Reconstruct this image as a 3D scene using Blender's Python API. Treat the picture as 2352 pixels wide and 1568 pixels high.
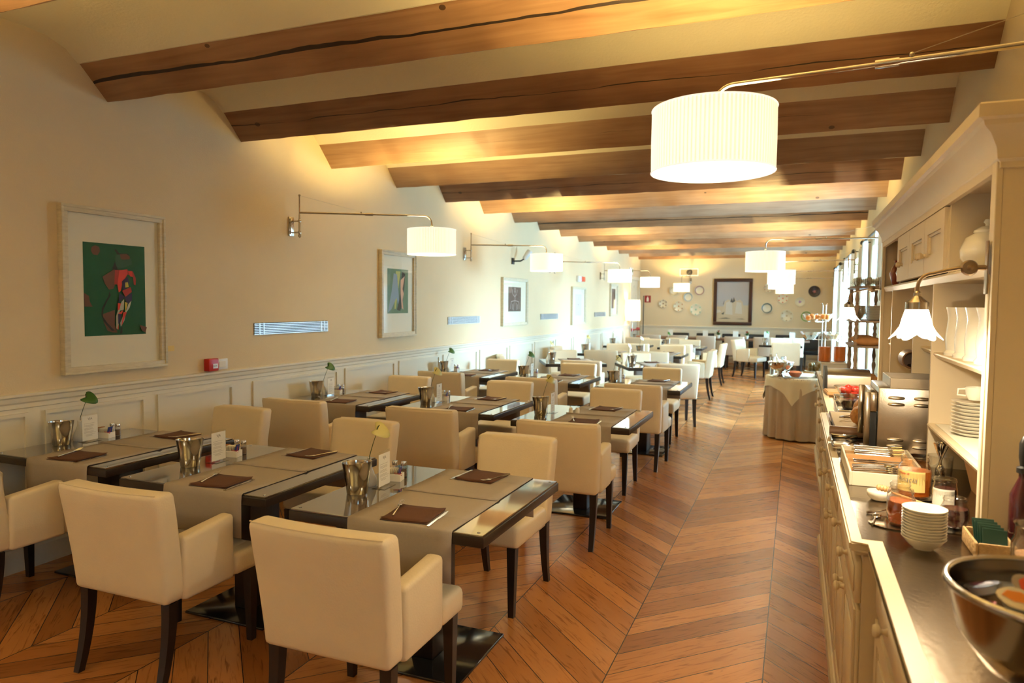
import bpy, bmesh, math, random
from mathutils import Vector, Matrix
random.seed(7)
for o in list(bpy.data.objects): bpy.data.objects.remove(o)
S = bpy.context.scene
COL = S.collection
PI = math.pi

# ------------------------------------------------------------------ camera
cam_d = bpy.data.cameras.new('camera'); cam = bpy.data.objects.new('camera', cam_d); COL.objects.link(cam)
S.camera = cam
cam_d.sensor_fit = 'HORIZONTAL'; cam_d.sensor_width = 36.0; cam_d.lens = 1617.0/2352.0*36.0
cam_d.clip_start = 0.05; cam_d.clip_end = 200
yaw, pitch, roll = .38178, .05416, -.009196
_f = Vector((-math.sin(yaw)*math.cos(pitch), math.cos(yaw)*math.cos(pitch), -math.sin(pitch)))
_r = Vector((math.cos(yaw), math.sin(yaw), 0)); _d = _f.cross(_r)
_r2 = math.cos(roll)*_r + math.sin(roll)*_d; _d2 = -math.sin(roll)*_r + math.cos(roll)*_d
mm = Matrix.Identity(4)
for i in range(3):
    mm[i][0] = _r2[i]; mm[i][1] = -_d2[i]; mm[i][2] = -_f[i]
mm[0][3], mm[1][3], mm[2][3] = 0, 0, 1.6
cam.matrix_world = mm
cam_d.dof.use_dof = True; cam_d.dof.focus_distance = 3.6; cam_d.dof.aperture_fstop = 3.2

# ------------------------------------------------------------------ world, sun, daylight, exposure
W = bpy.data.worlds.new('world'); S.world = W; W.use_nodes = True
bgn = W.node_tree.nodes['Background']; bgn.inputs[0].default_value = (0.50, 0.80, 1.0, 1); bgn.inputs[1].default_value = 2.0
S.view_settings.view_transform = 'Standard'; S.view_settings.look = 'None'
S.view_settings.exposure = 1.0; S.view_settings.gamma = 1.0; S.view_settings.use_curve_mapping = False
sd = bpy.data.lights.new('sun', 'SUN'); sun = bpy.data.objects.new('sun', sd); COL.objects.link(sun)
sd.energy = 10.0; sd.angle = math.radians(34); sd.color = (0.50, 0.77, 1.0)
sun.location = (12, 11, 6)
sun.rotation_euler = Vector((-1.0, -0.06, -0.30)).to_track_quat('-Z', 'Y').to_euler()
WINDOWS = [(9.0, 10.8), (13.2, 14.7), (16.9, 18.3)]       # openings in the window wall (y0, y1)
WZ0, WZ1 = 0.12, 2.42
ld = bpy.data.lights.new('window_daylight', 'AREA'); lo = bpy.data.objects.new('window_daylight', ld); COL.objects.link(lo)
ld.shape = 'RECTANGLE'; ld.size = 1.2; ld.size_y = 1.1; ld.energy = 7; ld.color = (0.55, 0.84, 1.0)     # window beside the photographer
lo.location = (1.45, -.55, 1.75); lo.rotation_euler = (0, math.radians(90), 0)
for i, (a, b) in enumerate(WINDOWS):
    ld = bpy.data.lights.new('window_daylight', 'AREA'); lo = bpy.data.objects.new('window_daylight', ld); COL.objects.link(lo)
    ld.shape = 'RECTANGLE'; ld.size = WZ1-WZ0-.1; ld.size_y = b-a-.1; ld.energy = 165; ld.color = (0.36, 0.71, 1.0)
    lo.location = (1.45, (a+b)/2, (WZ0+WZ1)/2); lo.rotation_euler = (0, math.radians(90), 0)
DAY = None

# ------------------------------------------------------------------ materials
def nodes(name):
    m = bpy.data.materials.new(name); m.use_nodes = True
    nt = m.node_tree; return m, nt, nt.nodes, nt.links, nt.nodes['Principled BSDF']
def mat(name, col, rough=.5, metal=0, noise=0, scale=20, bump=0, bscale=60, spec=.5, coat=0, trans=0, emis=None, es=0, ior=1.45, sheen=0, stretch=(1, 1, 1), alpha=1):
    m, nt, N, L, P = nodes(name)
    P.inputs['Base Color'].default_value = (*col, 1); P.inputs['Roughness'].default_value = rough
    P.inputs['Metallic'].default_value = metal; P.inputs['Specular IOR Level'].default_value = spec
    P.inputs['Coat Weight'].default_value = coat; P.inputs['Transmission Weight'].default_value = trans; P.inputs['IOR'].default_value = ior
    P.inputs['Sheen Weight'].default_value = sheen; P.inputs['Coat Roughness'].default_value = .05
    P.inputs['Alpha'].default_value = alpha
    if emis: P.inputs['Emission Color'].default_value = (*emis, 1); P.inputs['Emission Strength'].default_value = es
    tc = N.new('ShaderNodeTexCoord'); mp = N.new('ShaderNodeMapping'); mp.inputs['Scale'].default_value = stretch
    L.new(tc.outputs['Object'], mp.inputs[0])
    if noise:
        n = N.new('ShaderNodeTexNoise'); n.inputs['Scale'].default_value = scale; n.inputs['Detail'].default_value = 5
        L.new(mp.outputs[0], n.inputs['Vector'])
        mx = N.new('ShaderNodeMix'); mx.data_type = 'RGBA'
        mx.inputs[6].default_value = (*[c*(1-noise) for c in col], 1); mx.inputs[7].default_value = (*[min(1, c*(1+noise)) for c in col], 1)
        L.new(n.outputs[0], mx.inputs[0]); L.new(mx.outputs[2], P.inputs['Base Color'])
    if bump:
        n2 = N.new('ShaderNodeTexNoise'); n2.inputs['Scale'].default_value = bscale; n2.inputs['Detail'].default_value = 4
        L.new(mp.outputs[0], n2.inputs['Vector'])
        b = N.new('ShaderNodeBump'); b.inputs['Strength'].default_value = bump; b.inputs['Distance'].default_value = .01
        L.new(n2.outputs[0], b.inputs['Height']); L.new(b.outputs[0], P.inputs['Normal'])
    return m

def mth(N, L, op, a, b=None, c=None):
    n = N.new('ShaderNodeMath'); n.operation = op
    for i, v in enumerate((a, b, c)):
        if v is None: continue
        if hasattr(v, 'is_linked') or hasattr(v, 'links'): L.new(v, n.inputs[i])
        else: n.inputs[i].default_value = v
    return n.outputs[0]

def floor_mat():
    m, nt, N, L, P = nodes('oak_chevron')
    tc = N.new('ShaderNodeTexCoord'); sp = N.new('ShaderNodeSeparateXYZ'); L.new(tc.outputs['Object'], sp.inputs[0])
    x, y = sp.outputs[0], sp.outputs[1]
    xs = mth(N, L, 'ADD', x, .085); lw = .628
    T = mth(N, L, 'PINGPONG', mth(N, L, 'ABSOLUTE', xs), lw)
    lane = mth(N, L, 'FLOOR', mth(N, L, 'DIVIDE', xs, lw)); fr = mth(N, L, 'FRACT', mth(N, L, 'DIVIDE', xs, lw))
    v = mth(N, L, 'ADD', y, T); a = mth(N, L, 'SUBTRACT', y, T)
    q = mth(N, L, 'ADD', mth(N, L, 'DIVIDE', v, .1965), .033); pid = mth(N, L, 'FLOOR', q); pf = mth(N, L, 'FRACT', q)
    wn = N.new('ShaderNodeTexWhiteNoise'); wn.noise_dimensions = '2D'
    cb = N.new('ShaderNodeCombineXYZ'); L.new(pid, cb.inputs[0]); L.new(lane, cb.inputs[1]); L.new(cb.outputs[0], wn.inputs['Vector'])
    cb2 = N.new('ShaderNodeCombineXYZ'); L.new(mth(N, L, 'MULTIPLY', v, 26), cb2.inputs[0]); L.new(mth(N, L, 'MULTIPLY', a, 2.2), cb2.inputs[1])
    L.new(mth(N, L, 'MULTIPLY', wn.outputs[0], 40), cb2.inputs[2])
    n1 = N.new('ShaderNodeTexNoise'); n1.inputs['Scale'].default_value = 1.6; n1.inputs['Detail'].default_value = 7; n1.inputs['Distortion'].default_value = 1.2
    L.new(cb2.outputs[0], n1.inputs['Vector'])
    cb3 = N.new('ShaderNodeCombineXYZ'); L.new(mth(N, L, 'MULTIPLY', v, 9), cb3.inputs[0]); L.new(mth(N, L, 'MULTIPLY', a, 1.6), cb3.inputs[1]); L.new(mth(N, L, 'MULTIPLY', wn.outputs[0], 77), cb3.inputs[2])
    n2 = N.new('ShaderNodeTexNoise'); n2.inputs['Scale'].default_value = 1.3; n2.inputs['Detail'].default_value = 3
    L.new(cb3.outputs[0], n2.inputs['Vector'])
    base = N.new('ShaderNodeValToRGB'); cr = base.color_ramp
    cr.elements[0].position = 0; cr.elements[0].color = (.25, .082, .020, 1); cr.elements[1].position = 1; cr.elements[1].color = (.58, .25, .075, 1)
    e = cr.elements.new(.5); e.color = (.41, .155, .040, 1)
    L.new(mth(N, L, 'ADD', mth(N, L, 'MULTIPLY', wn.outputs[0], .75), mth(N, L, 'MULTIPLY', n2.outputs[0], .25)), base.inputs[0])
    gr = N.new('ShaderNodeValToRGB'); g = gr.color_ramp; g.elements[0].position = .30; g.elements[0].color = (.35, .28, .24, 1); g.elements[1].position = .46; g.elements[1].color = (1, 1, 1, 1)
    L.new(n1.outputs[0], gr.inputs[0])
    pm = N.new('ShaderNodeMix'); pm.data_type = 'RGBA'; pm.blend_type = 'MULTIPLY'
    L.new(mth(N, L, 'MULTIPLY', n2.outputs[0], 1.3), pm.inputs[0]); L.new(base.outputs[0], pm.inputs[6]); L.new(gr.outputs[0], pm.inputs[7])
    ed = mth(N, L, 'MINIMUM', mth(N, L, 'MULTIPLY', mth(N, L, 'MINIMUM', pf, mth(N, L, 'SUBTRACT', 1, pf)), .139),
             mth(N, L, 'MULTIPLY', mth(N, L, 'MINIMUM', fr, mth(N, L, 'SUBTRACT', 1, fr)), lw*.8))
    gap = mth(N, L, 'LESS_THAN', ed, .0020)
    gm = N.new('ShaderNodeMix'); gm.data_type = 'RGBA'; L.new(gap, gm.inputs[0]); L.new(pm.outputs[2], gm.inputs[6]); gm.inputs[7].default_value = (.03, .012, .006, 1)
    L.new(gm.outputs[2], P.inputs['Base Color'])
    P.inputs['Roughness'].default_value = .27; P.inputs['Specular IOR Level'].default_value = .55
    b = N.new('ShaderNodeBump'); b.inputs['Strength'].default_value = .05; b.inputs['Distance'].default_value = .002
    L.new(mth(N, L, 'SUBTRACT', n1.outputs[0], mth(N, L, 'MULTIPLY', gap, 2)), b.inputs['Height']); L.new(b.outputs[0], P.inputs['Normal'])
    return m

def beam_mat(name, c0, c1, crack=.5, seed=0):
    m, nt, N, L, P = nodes(name)
    tc = N.new('ShaderNodeTexCoord'); sp = N.new('ShaderNodeSeparateXYZ'); L.new(tc.outputs['Object'], sp.inputs[0])
    cb = N.new('ShaderNodeCombineXYZ'); L.new(mth(N, L, 'MULTIPLY', sp.outputs[0], .9), cb.inputs[0])
    L.new(mth(N, L, 'MULTIPLY', sp.outputs[1], 14), cb.inputs[1]); L.new(mth(N, L, 'ADD', mth(N, L, 'MULTIPLY', sp.outputs[2], 14), seed), cb.inputs[2])
    n1 = N.new('ShaderNodeTexNoise'); n1.inputs['Scale'].default_value = 1.2; n1.inputs['Detail'].default_value = 6; n1.inputs['Distortion'].default_value = 1.0; L.new(cb.outputs[0], n1.inputs['Vector'])
    cr = N.new('ShaderNodeValToRGB'); cr.color_ramp.elements[0].position = .3; cr.color_ramp.elements[0].color = (*c0, 1); cr.color_ramp.elements[1].position = .68; cr.color_ramp.elements[1].color = (*c1, 1)
    L.new(n1.outputs[0], cr.inputs[0])
    nb = N.new('ShaderNodeTexNoise'); nb.inputs['Scale'].default_value = 2.1; nb.inputs['Detail'].default_value = 2; L.new(tc.outputs['Object'], nb.inputs['Vector'])
    bl = N.new('ShaderNodeMix'); bl.data_type = 'RGBA'; bl.blend_type = 'MULTIPLY'; bl.inputs[7].default_value = (.62, .5, .42, 1)
    L.new(mth(N, L, 'MULTIPLY', mth(N, L, 'SUBTRACT', nb.outputs[0], .35), 1.6), bl.inputs[0]); bl.clamp_factor = True; L.new(cr.outputs[0], bl.inputs[6])
    # knots
    vo = N.new('ShaderNodeTexVoronoi'); vo.inputs['Scale'].default_value = 1.0; vo.inputs['Randomness'].default_value = 1
    cb4 = N.new('ShaderNodeCombineXYZ'); L.new(mth(N, L, 'MULTIPLY', sp.outputs[0], 2.2), cb4.inputs[0]); L.new(mth(N, L, 'MULTIPLY', sp.outputs[1], 3), cb4.inputs[1]); L.new(mth(N, L, 'ADD', mth(N, L, 'MULTIPLY', sp.outputs[2], 3), seed*3.3), cb4.inputs[2])
    L.new(cb4.outputs[0], vo.inputs['Vector'])
    kn = mth(N, L, 'LESS_THAN', vo.outputs['Distance'], .055)
    k2 = N.new('ShaderNodeMix'); k2.data_type = 'RGBA'; L.new(kn, k2.inputs[0]); L.new(bl.outputs[2], k2.inputs[6]); k2.inputs[7].default_value = (*[c*.35 for c in c0], 1)
    # long drying crack along the face
    nx = N.new('ShaderNodeTexNoise'); nx.noise_dimensions = '1D'; nx.inputs['Scale'].default_value = .9; nx.inputs['Detail'].default_value = 4
    L.new(mth(N, L, 'ADD', sp.outputs[0], seed*5.1), nx.inputs['W'])
    line = mth(N, L, 'ABSOLUTE', mth(N, L, 'SUBTRACT', mth(N, L, 'SUBTRACT', sp.outputs[2], .10), mth(N, L, 'MULTIPLY', mth(N, L, 'SUBTRACT', nx.outputs[0], .5), .06)))
    wv = mth(N, L, 'MULTIPLY', mth(N, L, 'MAXIMUM', mth(N, L, 'SUBTRACT', nx.outputs[0], .5-crack*.3), 0), .03*crack)
    ck = mth(N, L, 'LESS_THAN', line, wv)
    k3 = N.new('ShaderNodeMix'); k3.data_type = 'RGBA'; L.new(ck, k3.inputs[0]); L.new(k2.outputs[2], k3.inputs[6]); k3.inputs[7].default_value = (.025, .012, .006, 1)
    L.new(k3.outputs[2], P.inputs['Base Color']); P.inputs['Roughness'].default_value = .6
    b = N.new('ShaderNodeBump'); b.inputs['Strength'].default_value = .25; b.inputs['Distance'].default_value = .01
    L.new(mth(N, L, 'SUBTRACT', n1.outputs[0], mth(N, L, 'MULTIPLY', ck, 3)), b.inputs['Height']); L.new(b.outputs[0], P.inputs['Normal'])
    return m

def thin_glass(name, tint=(1, 1, 1), rough=.02, refl=.08, kf=.55):
    m, nt, N, L, P = nodes(name); N.remove(P)
    out = N['Material Output']; tr = N.new('ShaderNodeBsdfTransparent'); tr.inputs[0].default_value = (*tint, 1)
    gl = N.new('ShaderNodeBsdfGlossy'); gl.inputs['Roughness'].default_value = rough
    fr = N.new('ShaderNodeLayerWeight'); fr.inputs[0].default_value = .5
    mx = N.new('ShaderNodeMixShader'); L.new(mth(N, L, 'ADD', mth(N, L, 'MULTIPLY', mth(N, L, 'POWER', fr.outputs['Facing'], 3), kf*1.5), refl*.6), mx.inputs[0])
    L.new(tr.outputs[0], mx.inputs[1]); L.new(gl.outputs[0], mx.inputs[2]); L.new(mx.outputs[0], out.inputs[0])
    return m

def translucent(name, col, k=.5, emis=0, ecol=(1, 1, 1)):
    m, nt, N, L, P = nodes(name); N.remove(P)
    out = N['Material Output']; d = N.new('ShaderNodeBsdfDiffuse'); d.inputs[0].default_value = (*col, 1)
    t = N.new('ShaderNodeBsdfTranslucent'); t.inputs[0].default_value = (*col, 1)
    mx = N.new('ShaderNodeMixShader'); mx.inputs[0].default_value = k
    L.new(d.outputs[0], mx.inputs[1]); L.new(t.outputs[0], mx.inputs[2]); last = mx.outputs[0]
    if emis:
        e = N.new('ShaderNodeEmission'); e.inputs[0].default_value = (*ecol, 1); e.inputs[1].default_value = emis
        ad = N.new('ShaderNodeAddShader'); L.new(last, ad.inputs[0]); L.new(e.outputs[0], ad.inputs[1]); last = ad.outputs[0]
    L.new(last, out.inputs[0]); return m

MFLOOR = floor_mat()
WALLC = (.67, .545, .355)
MWALL = mat('beige_plaster', WALLC, .9, noise=.04, scale=3, bump=.15, bscale=120)
MCEIL = mat('cream_ceiling_plaster', (.74, .67, .49), .95, noise=.05, scale=2, bump=.2, bscale=60)
MPANEL = mat('cream_painted_wood', (.72, .66, .52), .5, noise=.03, scale=4)
MCREAM = mat('sideboard_cream_paint', (.64, .53, .36), .42, noise=.05, scale=6, bump=.05, bscale=90)
MHUTCH = mat('hutch_cream_paint', (.70, .59, .42), .45, noise=.04, scale=6)
MLEATH = mat('cream_leather', (.75, .625, .43), .42, noise=.04, scale=9, bump=.12, bscale=140, spec=.4)
MLEG = mat('wenge_leg', (.018, .011, .008), .32, noise=.3, scale=30)
MTABLE = mat('wenge_table_frame', (.022, .014, .010), .35, noise=.3, scale=25, stretch=(1, 8, 1))
MTGLASS = mat('smoked_table_glass', (.050, .036, .026), .04, spec=1.0, ior=1.9, coat=1.0)
MBLACKST = mat('black_steel_plate', (.012, .012, .012), .12, metal=0, spec=.9)
MSTEEL = mat('polished_steel', (.62, .59, .55), .12, metal=1)
MSTEELB = mat('brushed_steel', (.52, .46, .38), .28, metal=1, bump=.05, bscale=220, stretch=(1, 12, 1))
MTOP = mat('steel_worktop', (.24, .185, .13), .20, metal=1, noise=.12, scale=7, bump=.06, bscale=60)
MCHROME = mat('warm_nickel', (.50, .46, .41), .14, metal=1)
MBRASS = mat('antique_brass', (.34, .25, .17), .28, metal=1)
MRUN = mat('taupe_runner_fabric', (.37, .315, .26), .85, noise=.05, scale=90, bump=.2, bscale=500)
MNAP = mat('brown_paper_napkin', (.105, .040, .018), .85, noise=.08, scale=60, bump=.15, bscale=300)
MWHITE = mat('white_china', (.84, .80, .70), .18, coat=.4)
MPAPER = mat('menu_paper', (.80, .77, .68), .8)
MINK = mat('grey_print', (.22, .18, .14), .8)
MACRYL = thin_glass('clear_acrylic')
MGLASS = thin_glass('clear_glass', (.95, .95, .93), .02, .16, .8)
MAMBER = mat('honey', (.75, .23, .03), .1, trans=.55, ior=1.4)
MJAM = mat('dark_jam', (.05, .008, .010), .12, coat=.6)
MREDJ = mat('amber_jam', (.42, .09, .02), .12, trans=.3, ior=1.4)
MLABEL = mat('yellow_jar_label', (.74, .55, .20), .6)
MWOODL = mat('light_beech_tray', (.62, .36, .16), .5, noise=.15, scale=14, stretch=(1, 6, 1))
MWOODD = mat('brown_wood', (.15, .07, .035), .5, noise=.25, scale=12, stretch=(1, 6, 1))
MGREEN = mat('anthurium_green', (.045, .14, .025), .35)
MPALE = mat('anthurium_cream', (.62, .56, .22), .35)
MWFLOW = mat('anthurium_white', (.82, .84, .78), .4)
MSTEM = mat('flower_stem', (.07, .09, .025), .6)
MRED = mat('alarm_red', (.50, .02, .015), .35)
MPLAST = mat('white_plastic', (.75, .76, .76), .35)
MDARK = mat('black_plastic', (.015, .014, .013), .4)
MVENTB = mat('vent_shadow', (.02, .025, .03), .8)
MALU = mat('pale_aluminium', (.70, .74, .76), .35, metal=.4)
MFRAME = mat('distressed_cream_frame', (.60, .53, .38), .6, noise=.25, scale=14, stretch=(1, 1, 6))
MMATB = mat('picture_mount_board', (.72, .68, .54), .8)
MFRAMED = mat('walnut_frame', (.055, .018, .008), .35, noise=.3, scale=20)
MCLOTH = mat('beige_tablecloth', (.44, .33, .225), .85, bump=.1, bscale=300)
MCLOTHL = mat('cream_overcloth', (.68, .58, .40), .85, bump=.1, bscale=300)
MSHEER = translucent('white_sheer_curtain', (.9, .92, .93), .6)
MDRAPE = translucent('cream_drape', (.70, .66, .54), .25)
MORANGE = mat('orange_fruit', (.78, .26, .04), .5, bump=.2, bscale=200)
MCARROT = mat('shredded_carrot', (.75, .17, .03), .6, noise=.3, scale=60)
MTOM = mat('tomato_red', (.50, .02, .01), .18, coat=.5)
MBREAD = mat('baked_crust', (.50, .24, .08), .6, noise=.45, scale=16)
MGRAPE = mat('green_brown_fruit', (.20, .13, .03), .4, noise=.5, scale=20)
MTERR = mat('red_glazed_jug', (.22, .035, .015), .15, coat=.6)
MJUICE = mat('orange_juice', (.80, .22, .03), .3)

# ------------------------------------------------------------------ mesh helpers
def BM(): return bmesh.new()
def box(bm, x0, x1, y0, y1, z0, z1, bev=0, seg=2, M=None):
    r = bmesh.ops.create_cube(bm, size=1); vs = r['verts']
    for v in vs:
        v.co = Vector(((x0+x1)/2+v.co.x*(x1-x0), (y0+y1)/2+v.co.y*(y1-y0), (z0+z1)/2+v.co.z*(z1-z0)))
    if bev:
        es = list({e for v in vs for e in v.link_edges})
        rr = bmesh.ops.bevel(bm, geom=es, offset=bev, segments=seg, affect='EDGES', profile=.5)
        vs = list({v for f in rr['faces'] for v in f.verts} | {v for v in vs if v.is_valid})
    if M is not None:
        for v in vs: v.co = M @ v.co
    return vs
def lathe(bm, prof, n=32, c=(0, 0, 0), rf=None, cap=True, M=None):
    rings = []
    for r, z in prof:
        ring = []
        for i in range(n):
            a = 2*PI*i/n; rr = r*(rf(a, z) if rf else 1)
            co = Vector((c[0]+rr*math.cos(a), c[1]+rr*math.sin(a), c[2]+z))
            ring.append(bm.verts.new(M @ co if M is not None else co))
        rings.append(ring)
    for k in range(len(rings)-1):
        for i in range(n):
            j = (i+1) % n
            bm.faces.new((rings[k][i], rings[k][j], rings[k+1][j], rings[k+1][i]))
    if cap:
        if prof[0][0] > 1e-5: bm.faces.new(list(reversed(rings[0])))
        if prof[-1][0] > 1e-5: bm.faces.new(rings[-1])
    return rings
def tube(bm, pts, r, n=10, cap=True):
    pts = [Vector(p) for p in pts]; rings = []
    up = Vector((0, 0, 1))
    for i, p in enumerate(pts):
        t = (pts[min(i+1, len(pts)-1)]-pts[max(i-1, 0)]).normalized()
        if i == 0:
            u = t.cross(up) if abs(t.z) < .95 else t.cross(Vector((1, 0, 0)))
            u.normalize()
        else:
            u = (u - t*u.dot(t)).normalized()
        w = t.cross(u); rr = r[i] if isinstance(r, (list, tuple)) else r
        rings.append([bm.verts.new(p+rr*(math.cos(2*PI*k/n)*u+math.sin(2*PI*k/n)*w)) for k in range(n)])
    for k in range(len(rings)-1):
        for i in range(n):
            j = (i+1) % n; bm.faces.new((rings[k][i], rings[k][j], rings[k+1][j], rings[k+1][i]))
    if cap: bm.faces.new(list(reversed(rings[0]))); bm.faces.new(rings[-1])
def prism(bm, pts, d0, d1, axis='y', M=None):
    """extrude a polygon; axis y: pts are (x,z); axis x: pts are (y,z); axis z: pts are (x,y)"""
    def P(p, d):
        if axis == 'y': c = Vector((p[0], d, p[1]))
        elif axis == 'x': c = Vector((d, p[0], p[1]))
        else: c = Vector((p[0], p[1], d))
        return M @ c if M is not None else c
    a = [bm.verts.new(P(p, d0)) for p in pts]; b = [bm.verts.new(P(p, d1)) for p in pts]
    n = len(pts); bm.faces.new(a); bm.faces.new(list(reversed(b)))
    for i in range(n): bm.faces.new((a[i], a[(i+1) % n], b[(i+1) % n], b[i]))
def sphere(bm, c, r, sc=(1, 1, 1), u=14, v=9, M=None):
    rr = bmesh.ops.create_uvsphere(bm, u_segments=u, v_segments=v, radius=r)
    for q in rr['verts']:
        q.co = Vector((q.co.x*sc[0], q.co.y*sc[1], q.co.z*sc[2]))
        if M is not None: q.co = M @ q.co
        q.co += Vector(c)
def put(name, bm, m, parent=None, loc=None, rz=0, smooth=True, ang=38):
    bmesh.ops.recalc_face_normals(bm, faces=bm.faces)
    if smooth:
        th = math.radians(ang)
        for f in bm.faces: f.smooth = True
        for e in bm.edges:
            if len(e.link_faces) == 2 and e.calc_face_angle(0) > th: e.smooth = False
    me = bpy.data.meshes.new(name); bm.to_mesh(me); bm.free()
    if m is not None: me.materials.append(m)
    o = bpy.data.objects.new(name, me); COL.objects.link(o)
    if parent: o.parent = parent
    if loc: o.location = loc
    if rz: o.rotation_euler = (0, 0, rz)
    return o
def empty(name, loc=(0, 0, 0), rz=0):
    o = bpy.data.objects.new(name, None); COL.objects.link(o); o.location = loc; o.rotation_euler = (0, 0, rz); o.empty_display_size = .1
    return o
def tag(o, label, cat, group=None, kind=None):
    o['label'] = label; o['category'] = cat
    if group: o['group'] = group
    if kind: o['kind'] = kind
    return o
def struct(name, bm, m, **k):
    o = put(name, bm, m, **k); o['kind'] = 'structure'; return o
def dup(root, loc, rz, label, group=None):
    def cp(o, par):
        c = o.copy(); COL.objects.link(c)
        if par: c.parent = par
        for ch in o.children: cp(ch, c)
        return c
    r = cp(root, None); r.location = loc; r.rotation_euler = (0, 0, rz); r['label'] = label
    if group: r['group'] = group
    return r
def text_mesh(name, body, size, m, parent, M, ext=.0003):
    cu = bpy.data.curves.new('t', 'FONT'); cu.body = body; cu.size = size; cu.extrude = ext; cu.align_x = 'CENTER'; cu.align_y = 'CENTER'
    to = bpy.data.objects.new('t', cu); COL.objects.link(to)
    dg = bpy.context.evaluated_depsgraph_get(); me = bpy.data.meshes.new_from_object(to.evaluated_get(dg)); me.name = name
    bpy.data.objects.remove(to)
    me.transform(M); me.materials.clear(); me.materials.append(m)
    o = bpy.data.objects.new(name, me); COL.objects.link(o); o.parent = parent; return o
def RotZ(a): return Matrix.Rotation(a, 4, 'Z')
def Tr(*p): return Matrix.Translation(p)

# ================================================================== THE SETTING
XL, XR, YF, YB = -4.2, .955, 20.45, -2.6
b = BM(); box(b, XL-.2, XR+.5, YB-.2, YF+.2, -.1, 0); struct('floor', b, MFLOOR, smooth=False)
DY0, DY1, DZ = 19.15, 20.18, 2.28          # door in the left wall
b = BM(); box(b, XL-.2, XL, YB-.2, DY0, 0, 3.4); box(b, XL-.2, XL, DY1, YF+.2, 0, 3.4); box(b, XL-.2, XL, DY0, DY1, DZ, 3.4); struct('wall_left', b, MWALL, smooth=False)
b = BM(); box(b, XL, XR+.3, YF, YF+.2, 0, 3.4); struct('wall_far', b, MWALL, smooth=False)
b = BM(); box(b, XL, XR+.3, YB-.2, YB, 0, 3.4); struct('wall_near', b, MWALL, smooth=False)
b = BM(); y = YB
box(b, XR, XR+.3, y, -1.15, 0, 3.4); box(b, XR, XR+.3, -1.15, .05, 0, 1.1); box(b, XR, XR+.3, -1.15, .05, WZ1, 3.4); y = .05
for a, c in WINDOWS:
    box(b, XR, XR+.3, y, a, 0, 3.4); box(b, XR, XR+.3, a, c, 0, WZ0); box(b, XR, XR+.3, a, c, WZ1, 3.4); y = c
box(b, XR, XR+.3, y, YF, 0, 3.4); struct('wall_right', b, MWALL, smooth=False)
# ceiling: shallow plastered vaults between the beams
BY = [3.343+1.198*k for k in range(-5, 15)]
b = BM(); prof = [(YB-.2, 3.10)]
for yb in BY:
    if yb-.26 > YB: prof.append((yb-.20, 3.07))
    prof.append((yb, 3.07)); prof.append((yb+.20, 3.07))
    for t in (.1, .25, .4, .6, .75, .9):
        yy = yb+.20+(1.198-.40)*t
        if yy < YF+.2: prof.append((yy, 3.07+.11*(1-(2*t-1)**4)))
prof = [p for p in prof if YB-.2 <= p[0] <= YF+.2]; prof.append((YF+.2, 3.10))
lo = [(b.verts.new((XL-.2, p[0], p[1])), b.verts.new((XR+.3, p[0], p[1]))) for p in prof]
hi = [(b.verts.new((XL-.2, p[0], 3.45)), b.verts.new((XR+.3, p[0], 3.45))) for p in prof]
for i in range(len(prof)-1):
    b.faces.new((lo[i][0], lo[i+1][0], lo[i+1][1], lo[i][1])); b.faces.new((hi[i][0], hi[i][1], hi[i+1][1], hi[i+1][0]))
struct('ceiling', b, MCEIL, ang=25)
# beams
BC = [((.27, .135, .060), (.41, .235, .120)), ((.23, .11, .052), (.34, .18, .090)), ((.34, .19, .095), (.46, .29, .16)), ((.29, .175, .105), (.40, .265, .165))]
BMATS = [beam_mat('spruce_beam', BC[i % 4][0], BC[i % 4][1], crack=[.8, .45, .12, .06][i % 4], seed=i*1.7) for i in range(4)]
BORD = {5: 0, 6: 1, 7: 2, 8: 3, 9: 1, 10: 2, 11: 3}
for k, yb in enumerate(BY):
    if k < 3: continue
    b = BM(); n = 40; rings = []; rnd = random.Random(k)
    for i in range(n+1):
        x = XL+(XR-XL)*i/n; j = lambda: rnd.uniform(-.003, .003)
        rings.append([b.verts.new((x-XL, p[0]+j(), p[1]+j())) for p in ((-.215, .215), (-.004, .004), (.004, .004), (.215, .215))])
    for i in range(n):
        for q in range(3): b.faces.new((rings[i][q], rings[i+1][q], rings[i+1][q+1], rings[i][q+1]))
    o = struct('ceiling_beam', b, BMATS[BORD.get(k, (k*3) % 4)], loc=(XL, yb, 2.88), ang=50)
    o['group'] = 'ceiling beams'
# wainscot on the left wall and far wall
b = BM()
prism(b, [(XL, 0), (XL+.018, 0), (XL+.018, .12), (XL+.010, .135), (XL+.002, .14), (XL+.002, .955), (XL+.010, .96), (XL+.010, .985), (XL+.018, .995), (XL+.022, 1.02), (XL+.030, 1.03), (XL+.030, 1.045), (XL, 1.05)], YB, DY0-.1, 'y')
struct('trim_1', b, MPANEL, smooth=False)
PAN = [(-1.6, -.6), (-.5, .5), (.6, 1.5), (1.6, 2.77), (2.87, 3.58), (3.68, 4.41), (4.63, 5.81), (5.93, 6.88), (6.97, 7.96), (8.06, 9.1), (9.2, 10.25), (10.35, 11.4), (11.5, 12.55), (12.65, 13.7), (13.8, 14.85), (14.95, 16), (16.1, 17.15), (17.25, 18.3)]
def frame_ring(bm, a, c, z0, z1, w, prot, face, ax):
    """raised panel moulding; ax='x' panel lies in plane x=face; ax='y' in plane y=face (prot negative towards viewer)"""
    for (p0, p1, q0, q1) in ((a, c, z0, z0+w), (a, c, z1-w, z1), (a, a+w, z0+w, z1-w), (c-w, c, z0+w, z1-w)):
        if ax == 'x': box(bm, min(face, face+prot), max(face, face+prot), p0, p1, q0, q1)
        else: box(bm, p0, p1, min(face, face+prot), max(face, face+prot), q0, q1)
b = BM()
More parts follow.
